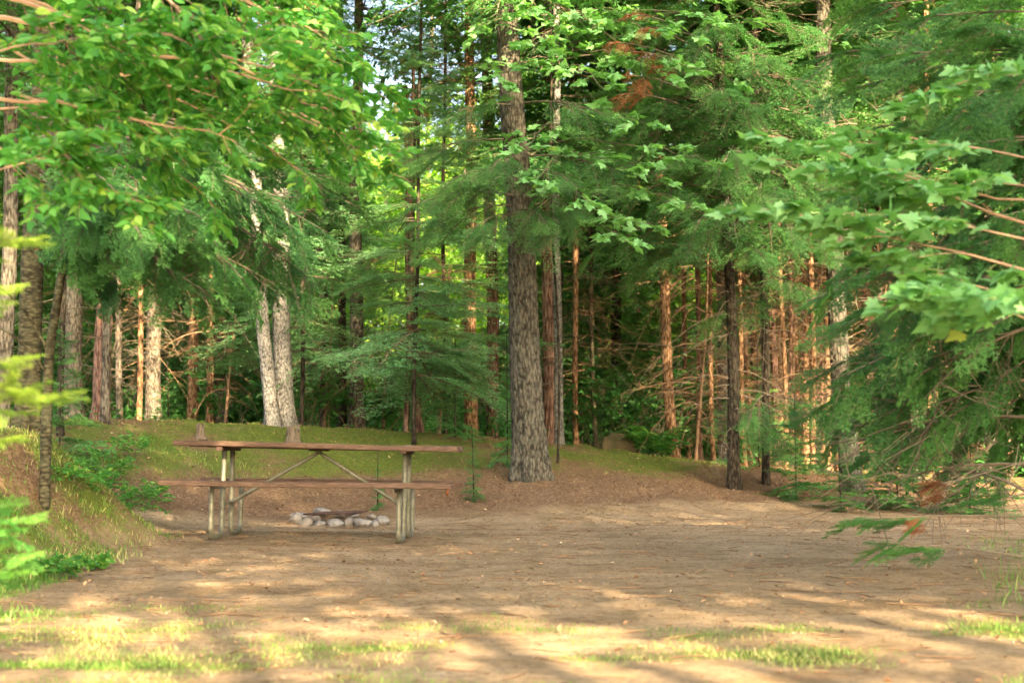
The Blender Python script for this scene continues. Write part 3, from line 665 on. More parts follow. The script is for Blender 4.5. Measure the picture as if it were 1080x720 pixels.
# left big olive trunk with drooping boughs
LB = []
rg = np.random.default_rng(5)
for (px, py, d, drop) in [(330, 296, 10.2, 1.25), (300, 262, 10.6, 1.1), (345, 245, 10.0, .9), (262, 300, 9.6, 1.3), (230, 258, 9.5, 1.0), (290, 215, 9.8, .8), (340, 190, 10.4, .7), (200, 225, 9.2, .8), (250, 180, 9.6, .5), (180, 290, 9.9, 1.1),
        (330, 320, 11.2, 1.4), (150, 250, 9.0, .9), (310, 170, 10.8, .5), (370, 215, 10.9, .8), (120, 200, 9.2, .5), (260, 240, 11.5, .9), (215, 305, 11.8, 1.2), (95, 235, 9.6, .7), (140, 275, 9.8, .9), (170, 245, 10, .9), (120, 305, 10.4, 1.0), (240, 215, 10.2, .8), (200, 270, 10.4, 1.0), (275, 285, 10.2, 1.2), (310, 240, 9.8, 1.), (160, 215, 9.4, .6), (90, 275, 10, .8)]:
    LB.append((at(px, py, d), drop, 10, .46))
near_fir('fir_tree', ((30-540)/F*11, 11), .088, 13, LB, 'big olive ringed fir on the left bank with long drooping boughs', NEAR, [M['fir'], M['twig_grey']], OL, (.3, 0), [(at(45, 150, 10.6), at(330, 285, 10), 34), (at(45, 190, 10.6), at(290, 300, 10), 30), (at(45, 120, 10.6), at(300, 215, 10.2), 26), (at(50, 230, 10.6), at(220, 310, 9.8), 24), (at(45, 170, 10.8), at(250, 240, 10.6), 24)], .4)
# right fir, trunk outside the frame
RB = []
for (px, py, d, drop) in [(880, 400, 8.3, .7), (920, 445, 8.6, .9), (960, 360, 8.2, .6), (1000, 440, 8.4, .8), (1040, 300, 8., .4), (1050, 400, 8.3, .7), (910, 290, 8.2, .5), (1010, 200, 8., .2), (1060, 140, 8., 0), (1040, 40, 8.2, 0), (965, 140, 8.3, 0), (920, 180, 8.6, .2), (850, 318, 8.2, .55), (905, 250, 8.4, .5), (872, 352, 8.8, .8), (930, 330, 8, .5), (960, 215, 8.2, .2), (900, 140, 8.6, .1), (860, 60, 8.4, 0), (930, 60, 8, 0), (985, 100, 7.6, 0), (1010, 30, 7.8, -.1), (905, 10, 8.8, 0), (1040, 150, 7.4, .1),
        (1000, 270, 7.6, .4), (1030, 350, 7.9, .5), (900, 420, 8.8, .8), (875, 458, 9.2, .9), (960, 400, 8.4, .7), (985, 455, 8.8, .8), (1060, 80, 7.2, 0), (1050, 230, 7.5, .2), (960, 20, 8.3, 0), (1030, 100, 8.5, .1), (915, 195, 9.2, .3), (880, 100, 9.5, .2), (975, 170, 9.3, .3),
        (940, 480, 9.4, .9), (860, 395, 9.6, .7), (915, 370, 9.8, .7), (1000, 400, 9.2, .7), (1040, 380, 8.8, .6), (900, 490, 9.8, .9), (1000, 490, 9.4, .9), (1060, 330, 8.4, .5), (940, 280, 9.6, .4), (990, 330, 9.4, .5), (1060, 470, 9.6, .9), (845, 440, 10.2, .9), (930, 430, 10, .8), (900, 330, 10, .5), (1045, 440, 8.7, .8), (880, 290, 9.3, .6)]:
    RB.append((at(px, py, d), drop, 10, .46))
near_fir('fir_tree', (4.6, 8.9), .13, 13, RB, 'large green fir whose boughs fill the right side of the photo', NEAR, [M['fir'], M['twig_grey']], GR, (0, 0),
         [(at(1085, 490, 8.2), at(905, 520, 8.6), 26), (at(1085, 440, 8.2), at(890, 470, 8.9), 22), (at(1085, 400, 8.3), at(940, 455, 8.6), 22), (at(1085, 345, 8), at(975, 420, 8.2), 14), (at(1085, 520, 8.), at(985, 500, 8.6), 18), (at(1085, 300, 8), at(905, 395, 8.6), 20), (at(1085, 250, 8), at(930, 300, 8.3), 20)], .25)
for o_ in [o for o in bpy.data.objects if o.type == 'EMPTY' and o.get('category') == 'tree']:  # extra crowns added out of view above the frame, blocking skylight to darken the forest
    x_, y_ = o_.location.x, o_.location.y
    if o_.name.split('.')[0] in ('spruce_tree', 'pine_tree', 'maple_tree', 'fir_tree') and 15 < y_ < 27 and not any(c.name.startswith('crown') and c.data.name in ('crown.001',) for c in o_.children):
        tl = o_.children[0].data; top_ = max(v.co.z for v in tl.vertices); lx = max(tl.vertices, key=lambda v: v.co.z).co.x
        link('shade_upper_crown', crownset('canopy', int(x_*7) % 2), o_, rot=(0, math.atan2(lx, top_), x_) if abs(lx) < .6 else (0, 0, x_), scale=(1, 1, max(.95, top_/15)))
    elif o_.name.split('.')[0] == 'fir_tree' and y_ < 12:
        link('shade_upper_crown', crownset('canopy_low', 0), o_, rot=(0, 0, x_), scale=(1, 1, 1.25))
# ------------------------------------------------------------------ broadleaf trees near the lens
def leafy_tree(name, base, H, r, specs, label, leafm, templ, leafs, woodm, cat='tree', nside=8, sl=.5, leafn=8, seed=1, flat=.3, trunkm=None, lean=(0, 0)):
    X, Y = base; z = gz(X, Y); root = thing(name, (X, Y, z), label, cat)
    link('trunk', trunk_mesh('trunk', lean, H, r, r*.6, trunkm or woodm, seed, 12, 1.25, .05, .2), root)
    w = MB(); l = MB(); rg = np.random.default_rng(seed); o = np.array([X, Y, z])
    for s in specs:
        a, b, r0 = s[0], s[1], s[2]
        leafy_branch(w, l, rg, np.asarray(a)-o, np.asarray(b)-o, r0, leafs, templ, nside, sl, .06, leafn, flat)
    link('branches', w.mesh('branches', [woodm]), root); link('leaves', l.mesh('leaves', [leafm]), root)
    return root
S = []
for (ax, ay, bx, by, d0, d1, r) in [(-40, 20, 335, 92, 6.0, 6.6, .013), (150, -30, 225, 62, 6.2, 6.3, .011), (-30, -10, 400, 135, 6.2, 7.2, .012), (-30, 60, 300, 120, 6.5, 7, .01), (-40, 100, 250, 150, 6.0, 6.4, .01), (-30, 150, 150, 215, 6.0, 6.2, .008),
        (0, -60, 300, 20, 6.4, 7, .01), (100, -60, 380, 60, 6.6, 7.3, .01), (-30, 30, 200, 175, 6.6, 7.1, .009), (60, 60, 330, 190, 6.7, 7.2, .009), (100, 20, 415, 165, 6.9, 7.4, .009), (-40, 190, 90, 160, 5.8, 5.9, .006), (-40, 60, 130, 40, 5.8, 6, .006), (-40, -20, 160, -10, 6.2, 6.8, .008),
        (20, 100, 220, 210, 7, 7.3, .008), (180, -40, 330, 10, 7, 7.6, .008), (-30, 120, 90, 110, 6.4, 6.6, .007), (160, 60, 370, 110, 6.2, 6.7, .008), (30, 0, 180, 90, 6, 6.3, .007), (200, 80, 430, 190, 7.2, 7.8, .008), (250, 20, 420, 110, 7, 7.6, .008)]:
    S.append((at(ax, ay, d0), at(bx, by, d1), r))
leafy_tree('beech_tree', (-3.9, 6.6), 8, .09, S, 'bright green broadleaf tree leaning its leafy branches in at top left', M['leaf_bright'], OVATE, .058, M['branch_pink'], nside=13, sl=.36, leafn=9, seed=4, flat=.35, trunkm=GR)
S = []
for (ax, ay, bx, by, d0, d1, r) in [(1100, 290, 800, 218, 6.2, 6.6, .008), (1110, 250, 815, 140, 6.4, 6.9, .008), (1120, 330, 920, 265, 6.2, 6.3, .006), (1100, 330, 985, 305, 5.6, 5.6, .004), (1120, 200, 905, 200, 6.4, 6.6, .006), (1120, 320, 1030, 320, 5.3, 5.3, .003), (1110, 220, 840, 175, 6.3, 6.7, .007), (1110, 260, 860, 225, 6.0, 6.3, .006), (1110, 170, 900, 150, 6.6, 7, .007), (1120, 350, 980, 300, 6, 6.1, .005), (1120, 60, 960, 110, 6.8, 7, .006)]:
    S.append((at(ax, ay, d0), at(bx, by, d1), r))
leafy_tree('maple_tree', (2.75, 6.3), 6, .05, S, 'maple reaching pale pointed leaves over the right fir boughs', M['maple'], MAPLE, .085, M['branch_pink'], nside=9, sl=.36, leafn=4, seed=8, flat=.10)
S = []
for (bx, by, d1) in [(560, 60, 14.6), (640, 95, 14.6), (560, 160, 14.4), (700, 190, 15.2), (560, 195, 14.6), (690, 235, 15), (620, 215, 14.2), (780, 90, 15.4), (760, 175, 15.2), (520, 85, 15.), (800, 25, 15.6), (660, 255, 15), (620, 20, 15), (560, 5, 15), (680, 130, 15.2), (740, 40, 15.4), (740, 220, 15.4), (500, 30, 15.6), (660, 180, 15.4), (705, 80, 15.5)]:
    S.append((at(588, by-25 if by > 40 else by-10, 17.6), at(bx, by, d1), .010))
leafy_tree('maple_tree', ((588-540)/F*17.6, 17.6), 8, .016, S, 'thin understory maple spreading pale leaves around the thick middle trunk', M['maple'], MAPLE, .11, M['twig_grey'], nside=7, sl=.42, leafn=3, seed=12, flat=.2, trunkm=DK)
# forked thin olive tree on the left bank
root = thing('sapling_tree', (at(48, 470, 10.2)[0], 10.2, gz(at(48, 470, 10.2)[0], 10.2)), 'thin curved forked olive stem leaning in front of the left bank trees', 'tree')
mb = MB(); o = np.array(root.location)
pts = [o*1, at(50, 410, 10.2), at(52, 370, 10.2), at(60, 320, 10.15), at(68, 270, 10.1), at(72, 215, 10.1), at(70, 150, 10.2), at(60, 60, 10.3)]; pts[0][2] -= .45
PP = []
for i in range(len(pts)-1): PP += [pts[i]*(1-t)+pts[i+1]*t for t in (0, .33, .66)]
PP = np.array(PP+[pts[-1]])-o; PP[1:-1] = (PP[:-2]+2*PP[1:-1]+PP[2:])/4
tube(mb, PP, np.linspace(.04, .018, len(PP)), 10, 0, .5, True); link('trunk', mb.mesh('trunk', [OL], True), root)
mb = MB(); tube(mb, bez(at(52, 375, 10.2)-o, at(30, 320, 10.1)-o, at(-5, 300, 10)-o, 8), np.linspace(.014, .006, 8), 6); tube(mb, bez(at(50, 395, 10.2)-o, at(20, 350, 10.1)-o, at(-5, 345, 10)-o, 8), np.linspace(.012, .005, 8), 6)
link('fork', mb.mesh('fork', [OL], True), root)
# fresh spruce tips at the left edge (a small spruce outside the frame, its shoots reaching in)
def tip_branch(name, px0, py0, px1, py1, d, label, mat, cols, n=7, s=.16, root=None):
    mb = MB(); w = MB(); a = at(px0, py0, d); b = at(px1, py1, d-.1); rg = np.random.default_rng(int(py0))
    o = np.array(root.location)
    tube(w, bez(a-o, (a+b)/2-o+np.array([0, 0, .01]), b-o, 6), np.linspace(.005, .002, 6), 4, 0, .5, False)
    T = fir_bough(int(py0)+1, 1.0, .009, .085, .012, .1, .1, .16, .38, False)
    for q in range(n):
        f = q/n; p = a+(b-a)*f; D = b-a
        mb.merge(T, rotm(math.atan2(D[1], D[0])+(1 if q % 2 else -1)*R(30), R(rg.normal(0, 12)), rg.normal(0, .4), s*(1.1-.3*f), p-o), rg.random())
    D = b-a; mb.merge(T, rotm(math.atan2(D[1], D[0]), R(8), 0, s*1.1, a+(b-a)*.75-o), .9)
    return mb, w
sx, sy = at(-70, 500, 4.4)[0], 4.4
sp = thing('young_spruce', (sx, sy, gz(sx, sy)), 'young spruce at the left edge showing yellow-green fresh shoots', 'tree')
link('trunk', trunk_mesh('trunk', (0, 0), 1.9, .018, .008, GR, 3, 8, 1.1, .01, .1, -.1, .04, 1.9), sp)
fol = MB(); wd = MB()
for (py0, px1, py1, d, s) in [(432, 34, 418, 4.3, .22), (262, 18, 256, 4.4, .16), (388, 12, 380, 4.4, .14), (345, 2, 300, 4.4, .12), (470, 5, 462, 4.4, .12)]:
    m_, w_ = tip_branch('x', -60, py0, px1, py1, d, '', None, None, 8, s, sp); fol.merge(m_); wd.merge(w_)
link('branches', wd.mesh('branches', [M['twig_grey']]), sp); link('fresh_shoots', fol.mesh('fresh_shoots', [M['tip'], M['twig_grey']]), sp)
sx, sy = at(-50, 600, 4.9)[0], 4.9
sp = thing('young_fir', (sx, sy, gz(sx, sy)), 'low bright green fir shoot poking in at the left edge below the yellow one', 'tree')
link('trunk', trunk_mesh('trunk', (0, 0), .62, .012, .006, GR, 3, 8, 1.1, .01, .05, -.1, .04, .6), sp)
fol = MB()
for (py0, px1, py1, d, s) in [(560, 10, 548, 4.8, .2), (590, 12, 585, 4.9, .18), (545, 5, 530, 4.9, .14), (610, 5, 603, 4.9, .15)]:
    m_, w_ = tip_branch('x', -45, py0, px1, py1, d, '', None, None, 7, s, sp); fol.merge(m_)
link('foliage', fol.mesh('foliage', [M['leaf_bright'], M['twig_grey']]), sp)
# low frond with a rusty tip reaching over the clearing at right
bx, by = at(1120, 560, 7.2)[0], 7.2
fb = thing('fallen_branch', tuple(at(960, 556, 7.4)), 'low hanging fir branch end with green fronds and rusty needles, right of the clearing', 'branch')
o = np.array(fb.location); w = MB(); g_ = MB(); r_ = MB(); rg = np.random.default_rng(2)
for (a, b, n, s, tgt) in [((1100, 545, 7.3), (893, 549, 7.3), 9, .17, g_), ((1100, 590, 7.2), (925, 572, 7.3), 9, .17, g_), ((1100, 520, 7.5), (1045, 530, 7.4), 3, .2, g_)]:
    a = at(*a)-o; b = at(*b)-o; tube(w, bez(a, (a+b)/2+np.array([0, 0, .03]), b, 8), np.linspace(.006, .002, 8), 4)
    D = b-a
    for q in range(n):
        f = .55+.4*q/n; tgt.merge(NEAR[q % 3], rotm(math.atan2(D[1], D[0])+(1 if q % 2 else -1)*R(25), R(rg.normal(0, 8)), rg.normal(0, .3), s, a+(b-a)*f), rg.random())
for (px, py, d, n, s) in [(1000, 509, 7.8, 6, .13), (975, 550, 7.3, 3, .1)]:
    p = at(px, py, d)-o
    for q in range(n): r_.merge(NEAR[q % 3], rotm(math.pi+rg.normal(0, .5), R(rg.normal(-15, 15)), rg.normal(0, .4), s, p+rg.normal(0, .025, 3)), rg.random())
tube(w, bez(at(1100, 480, 8)-o, at(1040, 500, 7.9)-o, at(985, 512, 7.8)-o, 6), .003, 4)
link('stem', w.mesh('stem', [M['twig_grey']]), fb); link('green_fronds', g_.mesh('green_fronds', [M['fir'], M['twig_grey']]), fb); link('rusty_fronds', r_.mesh('rusty_fronds', [M['rust'], M['twig_grey']]), fb)
# rust coloured dead top among the leaves (top, right of middle) and pink-brown dead top on the snag
for (px, py, d, n, s, lab, hh) in [(430, 102, 20.4, 10, .3, 'rusty needled dead top hanging on the broken snag', 5)]:
    p = at(px, py, d); zz = gz(p[0], d); rt = thing('dead_fir', (p[0], d, zz), lab, 'dead tree'); mb = MB(); o = np.array(rt.location)
    for q in range(n): mb.merge(MID[q % 4], rotm(rg.random()*6.28, R(rg.normal(-35, 20)), rg.normal(0, .4), s*(.6+.6*rg.random()), p-o+rg.normal(0, 1, 3)*np.array([.1, .12, .3])), rg.random())
    link('dead_needles', mb.mesh('dead_needles', [M['rust'], M['twig']]), rt)
    link('trunk', trunk_mesh('trunk', (0, 0), p[2]-zz+.4, .035, .02, RD, 5, 8, 1.1, .03, .3), rt)
# ------------------------------------------------------------------ shrubs, ferns, boulder, stumps, log
def shrub(px, d, w, h, n, label, leafm='leaf_deep', templ=OVATE, ls=.09, group=None, seed=0, name='leafy_shrub'):
    X = (px-540)/F*d; z = gz(X, d); rt = thing(name, (X, d, z), label, 'shrub', group); rg = np.random.default_rng(seed+int(px)); wm = MB(); lm = MB()
    for q in range(n):
        az = rg.random()*6.28; rr = w*rg.random()**.5; e = np.array([math.cos(az)*rr, math.sin(az)*rr*.7, h*(.5+.5*rg.random())]); b = e*np.array([.2, .2, 0])
        leafy_branch(wm, lm, rg, b, e, .006*min(1, h*1.2), ls, templ, 5, min(.28, w*.55), .1, 4, .35, start=.35)
    link('stems', wm.mesh('stems', [M['twig_grey']]), rt); link('leaves', lm.mesh('leaves', [M[leafm]]), rt)
for (px, d, w, h, n, lab) in [(632, 23, .7, 1.5, 9, 'dark green leafy shrub right of the thick middle trunk'), (668, 22.4, .8, 1.5, 11, 'wide leafy shrub just above the boulder'), (690, 24.5, .9, 2.1, 11, 'tall leafy shrub behind the boulder and ferns'),
        (325, 21.5, .6, .8, 8, 'low leafy shrub right of the mottled trunk pair'), (740, 25, .7, 1.0, 7, 'leafy shrub between the fern trunk and the pale trunk'), (398, 22.5, .6, .7, 7, 'low leafy shrub right of the tall grey trunk'),
        (610, 26, .8, 2.0, 9, 'tall leafy shrub deep behind the thin orange trunk'), (250, 24, .7, .9, 7, 'low leafy shrub left of the mottled trunk pair'), (560, 27, .9, 2.2, 9, 'leafy shrub hidden mostly behind the thick middle trunk'), (970, 17.5, .8, .6, 8, 'low leafy shrub at the right clearing edge')]:
    shrub(px, d, w, h, n, lab)
for (px, d, w, h, n, lab) in [(113, 14.0, .4, .32, 13, 'bright green low plant clump on the left scarp'), (130, 13.0, .4, .28, 13, 'bright green low plant clump lower on the left scarp'), (145, 14.8, .3, .3, 6, 'small green plant clump at the top of the left scarp'), (100, 9.2, .13, .08, 5, 'small green weed on the near earth mound'), (95, 13.4, .35, .3, 12, 'green low plant clump leftmost on the left scarp'), (160, 13.8, .3, .2, 8, 'low green plants right of the other clumps on the left scarp'), (78, 10.6, .25, .16, 8, 'low weed patch on top of the near earth mound'), (60, 8.6, .2, .12, 7, 'low weed patch at the foot of the near earth mound')]:
    shrub(px, d, w, h, n, lab, 'leaf_bright', OVATE, .038, name='low_plant')
def fern(px, d, s, label, n=9, seed=0):
    X = (px-540)/F*d; z = gz(X, d); rt = thing('fern', (X, d, z), label, 'fern'); rg = np.random.default_rng(seed+int(px)); mb = MB()
    for q in range(n):
        az = q/n*6.28+rg.normal(0, .2); dd = np.array([math.cos(az), math.sin(az), 0]); L = s*(.8+.4*rg.random())
        P = bez((0, 0, 0), dd*L*.35+np.array([0, 0, L*.9]), dd*L*.9+np.array([0, 0, L*.55]), 14); tube(mb, P, .003, 3, 0, .2, False)
        sd = np.cross(dd, [0, 0, 1])
        for i in range(2, 13):
            l = L*.28*math.sin(math.pi*(i/14)**.7)+.02
            put_leaves(mb, np.array([P[i], P[i]]), np.array([sd, -sd])*3, np.array([l, l]), rg, (OVATE[0]*np.array([.55, 1, 1]), OVATE[1]), 0, .15, None, .2)
    link('fronds', mb.mesh('fronds', [M['leaf_bright']]), rt)
fern(679, 21.5, .5, 'green fern in front of the mossy boulder, left one of three', 8, 1); fern(693, 21.7, .62, 'middle and tallest fern beside the mossy boulder', 10, 2); fern(701, 21.4, .38, 'fern touching the sunlit orange trunk foot', 9, 3)
def rock(name, loc, size, mat, label, cat, seed, group=None, rot=0, sub=2, sink=.2):
    import bmesh
    bm = bmesh.new(); bmesh.ops.create_icosphere(bm, subdivisions=sub, radius=.5); rg = np.random.default_rng(seed)
    pl = rg.normal(0, 1, (11, 3)); pl /= np.linalg.norm(pl, axis=1)[:, None]; off = .24+.17*rg.random(11)
    for v in bm.verts:
        p = np.array(v.co)
        for n_, o_ in zip(pl, off):
            k = p@n_-o_
            if k > 0: p = p-n_*k*.85
        p *= 1+(.5 if sub == 4 else .12)*(fbm(p[0]*3+seed, p[1]*3+p[2]*5, 1.5, seed)-.5)
        v.co = p*np.array(size)*1.15
    me = bpy.data.meshes.new(name); bm.to_mesh(me); bm.free(); me.materials.append(mat)
    me.polygons.foreach_set('use_smooth', np.full(len(me.polygons), sub > 3))
    return tag(link(name, me, loc=loc, rot=(0, 0, rot)), label, cat, group)
X, d = (651-540)/F*21.8, 21.8
rock('boulder', (X, d, gz(X, d)+.06), (.62, .5, .46), M['boulder'], 'mossy brown boulder at the forest edge left of the ferns', 'boulder', 7, sub=4)
def stump(px, py_top, d, w, label, seed):
    g_ = on_ground(px, py_top+(17 if w < 12 else 19)); X, d = g_[0], g_[1]; z = gz(X, d); h = max(.12, at(px, py_top, d)[2]-z); r = w/2/F*d; rg = np.random.default_rng(seed); mb = MB(); sd = 22
    th = np.arange(sd)/sd*6.283; hz = h*(.6+.4*np.abs(np.sin(th*1.5+seed)))+rg.normal(0, .04*h, sd)
    lob = np.cos(th*4+seed)
    prof = [(-.15, 1.7), (0, 1.6), (.06, 1.4), (.16, 1.15), (.35, 1.0), (.7, .93), (1, .9)]
    V = []
    for f, k in prof:
        rr = r*(k+.28*lob*max(0, k-1)*1.5+.06*rg.normal(0, 1, sd)); V.append(np.stack([np.cos(th)*rr, np.sin(th)*rr, hz*f], -1))
    V.append(np.stack([np.cos(th)*r*.6, np.sin(th)*r*.6, hz*.93], -1)); V.append(np.stack([np.cos(th)*r*.25, np.sin(th)*r*.25, hz*.55], -1)); V.append(np.stack([np.cos(th)*r*.02, np.sin(th)*r*.02, hz*.5], -1))
    n = len(V); V = np.concatenate(V); i = np.arange(n-1)[:, None]*sd; j = np.arange(sd)[None]; k = (j+1) % sd
    mb.add(V, np.stack([i+j, i+k, i+sd+k, i+sd+j], -1).reshape(-1, 4))
    tag(link('tree_stump', mb.mesh('tree_stump', [M['stump']]), loc=(X, d, z)), label, 'stump')
stump(211, 446, 18.2, 9, 'small jagged tree stump above the left end of the table top', 1)
stump(309, 449, 18.4, 15, 'wider mossy stump at the foot of the pale mottled trunk pair', 4)
def log(pxa, pxb, py, d, r, label, mat=OR):
    a, b = at(pxa, py, d), at(pxb, py+1, d+.3); a[2] = gz(a[0], a[1])+r*1.2; b[2] = gz(b[0], b[1])+r*1.2
    mb = MB(); o = a.copy(); tube(mb, bez(a-o, (a+b)/2-o+np.array([0, 0, .04]), b-o, 8), np.linspace(r, r*.7, 8), 10)
    tag(link('fallen_log', mb.mesh('fallen_log', [mat], True), loc=a), label, 'log')
log(494, 543, 458, 21.5, .05, 'thin fallen log lying behind the thick middle trunk')
log(372, 428, 452, 22.5, .035, 'thin fallen pole lying behind the table near the tall grey trunk', M['bark_grey'])
# ------------------------------------------------------------------ picnic table
TC = (-1.575, 11.92); tz = gz(*TC)
T = thing('picnic_table', (TC[0], TC[1], .012), 'brown plank picnic table with galvanized pipe frame standing on the dirt', 'table')
T.rotation_euler = (R(-.6), R(1.05), R(-1.6))
T.location.z = .034
def board(name, x0, x1, yc, w, z, th, seed, label=None):
    rg = np.random.default_rng(seed); xs = np.linspace(x0, x1, 40); c = .006
    prof = [(-w/2+c, 0), (-w/2, c), (-w/2, th-c), (-w/2+c, th), (0, th+.001), (w/2-c, th), (w/2, th-c), (w/2, c), (w/2-c, 0)]
    V = []; sag = .006*np.sin((xs-x0)/(x1-x0)*math.pi*1.3+seed)
    for x, s in zip(xs, sag):
        V += [(x, yc+py+rg.normal(0, .0012), z+pz+s+rg.normal(0, .0008)) for py, pz in prof]
    n = len(prof); i = np.arange(len(xs)-1)[:, None]*n; j = np.arange(n)[None]; k = (j+1) % n
    mb = MB(); Q = np.stack([i+j, i+n+j, i+n+k, i+k], -1).reshape(-1, 4)
    mb.add(V, Q); b = MB(); e = (len(xs)-1)*n
    mb.t.append(np.array([(0, q, q+1) for q in range(1, n-1)])); mb.tm.append(np.zeros(n-2, int))
    mb.t.append(np.array([(e, e+q+1, e+q) for q in range(1, n-1)])); mb.tm.append(np.zeros(n-2, int))
    o = link(name, mb.mesh(name, [M['wood']]), T); return o
board('tabletop_board', -1.135, 1.14, -.245, .235, .725, .042, 1); board('tabletop_board', -1.14, 1.13, 0, .235, .725, .042, 2); board('tabletop_board', -1.13, 1.14, .245, .235, .725, .042, 3)
board('bench_seat', -1.135, 1.125, -.64, .24, .425, .042, 4); board('bench_seat', -1.12, 1.14, .64, .24, .425, .042, 5)
PR = .0205
def pipe(name, P, r=PR, sides=14, mat='steel'):
    mb = MB(); tube(mb, P, r, sides); return link(name, mb.mesh(name, [M[mat]], True), T)
def bar(name, a, b, w, h, mat='rustmetal'):
    a = np.array(a, float); b = np.array(b, float); D = b-a; D /= np.linalg.norm(D); s = np.cross(D, [0, 0, 1.]); s /= np.linalg.norm(s); u = np.cross(s, D)
    V = [p+s*i*w/2+u*j*h/2 for p in (a, b) for i, j in ((-1, -1), (1, -1), (1, 1), (-1, 1))]
    mb = MB(); mb.add(V, [(3, 2, 1, 0), (4, 5, 6, 7), (0, 1, 5, 4), (1, 2, 6, 5), (2, 3, 7, 6), (3, 0, 4, 7)]); return link(name, mb.mesh(name, [M[mat]]), T)
for sx, fx in ((-1, -.765), (1, .705)):
    for sy in (-1, 1):
        rr = .075; ys, yt = .545*sy, .165*sy
        P = [(fx, ys, .424), (fx, ys, .25)]
        P += [(fx, ys-(1-math.cos(t))*rr*sy, rr+PR-math.sin(t)*rr) for t in np.linspace(0, math.pi/2, 7)]
        P += [(fx, yt+(1-math.cos(t))*rr*sy, rr+PR-math.sin(t)*rr) for t in np.linspace(math.pi/2, 0, 7)]
        P += [(fx, yt, .3), (fx, yt*.95, .5), (fx, yt*.9, .705)]
        pipe('leg', np.array(P))
        bar('seat_bracket', (fx+PR*sx*-1-.004*sx, .74*sy, .410), (fx+PR*-sx-.004*sx, .12*sy, .410), .006, .028, 'steel')
    bar('top_bracket', (fx, -.35, .712), (fx, .35, .712), .05, .026)
    bar('crossbar', (fx-.024*sx, -.17, .27), (fx-.024*sx, .17, .27), .006, .03, 'steel')
for sx, fx in ((-1, -.765), (1, .705)):
    pipe('brace', np.array([(fx-.03*sx, 0, .275), (fx-.09*sx, 0, .31), (.03*sx-.02, 0, .68), (.005*sx-.02, 0, .702)]), .0155)
bar('brace_plate', (-.10, 0, .716), (.06, 0, .716), .06, .016)
# seat clamp and hanging bolt at the front bench end
mb = MB(); tube(mb, [(1.095, -.755, .43), (1.095, -.757, .405), (1.09, -.755, .385)], [.012, .010, .008], 8); link('hanging_bolt', mb.mesh('hanging_bolt', [M['rust']], True), T)
for x in (-.74, .72):
    for yb, zt in ((-.2, .768), (.03, .768), (.2, .768), (-.64, .468), (.64, .468)):
        mb = MB(); tube(mb, [(x, yb, zt-.004), (x, yb, zt+.004)], .009, 8); link('bolt', mb.mesh('bolt', [M['steel']]), T)
tw = MB(); rg = np.random.default_rng(3)
for q in range(16):
    a = np.array([0, 0, 0.01])+rg.normal(0, .02, 3)*np.array([1.6, 1, .2]); b = a+np.array([rg.normal(0, .05), rg.normal(0, .03), abs(rg.normal(0, .035))]); tube(tw, [a, b], [.002, .001], 3)
p = at(470, 509, 11.2)
tag(link('twig_tuft', tw.mesh('twig_tuft', [M['twig']]), loc=(p[0], 11.22, .475)), 'tuft of dry twigs lying on the right end of the front bench', 'twigs')
# ------------------------------------------------------------------ fire ring
ST = [(313, 550, 15, 13, 13.95, 'large pale stone at the left end of the fire ring', 0), (325, 552, 13, 9, 13.75, 'dark grey front stone beside the left end stone of the fire ring', 1), (320.5, 543, 10, 9, 14.3, 'whitish stone behind the left end stones of the fire ring', 0),
      (332, 544.5, 14, 8, 14.25, 'pale stone under the left end of the iron bars', 0), (340.6, 539.5, 17, 8, 14.6, 'highest flat tan stone at the back of the fire ring', 0), (339, 551.5, 14, 6.5, 13.85, 'low flat pale stone at the front left of the fire ring', 0),
      (355, 551, 17, 9, 13.8, 'wide grey stone at the middle front of the fire ring', 0), (362, 542.5, 18, 6, 14.6, 'long flat stone at the middle back of the fire ring', 0), (369, 549, 10.5, 12, 13.85, 'upright stone at the front where the iron bars end', 1),
      (381, 551, 16, 10, 13.8, 'slanted pale stone right of the upright one', 0), (389, 548, 12, 8, 14.05, 'grey stone leaning behind the slanted pale stone', 0), (392, 542.5, 9, 7, 14.6, 'small stone at the back right of the fire ring', 0), (397, 550, 8, 7, 13.95, 'small white stone near the right end of the fire ring', 0),
      (404, 547, 13, 11, 14.15, 'round speckled stone at the right end of the fire ring', 0), (309.5, 544.5, 6, 6, 14.35, 'small dark stone at the far left back of the fire ring', 1), (376, 542, 10, 6, 14.7, 'small dark stone at the back of the fire ring beside the long flat one', 1)]
for i, (px, py, w, h, d, lab, k) in enumerate(ST):
    X = (px-540)/F*d; hh = h/F*d; g = gz(X, d)
    zc = max(g+hh*.3, min(at(px, py, d)[2], g+hh*.55+(.05 if i in (4,) else 0)))
    zc = g+hh*.36+(.03 if i in (4, 7) else 0)
    rock('fire_ring_stone', (X, d, zc), (w/F*d*1.12, w/F*d*.9, hh*1.15), M['stone_dark' if k or i % 4 == 3 else 'stone'], lab, 'stone', 20+i, 'stones of the fire ring', rot=rng.random()*.5)
gx = (352-540)/F*14.2; gt = thing('fire_grate', (gx, 14.2, gz(gx, 14.2)+.10), 'blackened iron grate bars lying across the stone fire ring', 'grate')
for yy in (-.2, -.1, .02, .14, .24):
    mb = MB(); tube(mb, [(-.2+yy*.3, yy, 0), (.28+yy*.2, yy, .012)], .008, 8); link('bar', mb.mesh('bar', [M['rustmetal']], True), gt)
for xx in (-.12, .2):
    mb = MB(); tube(mb, [(xx-.05, -.22, -.010), (xx+.05, .26, -.004)], .008, 8); link('cross_rod', mb.mesh('cross_rod', [M['rustmetal']], True), gt)
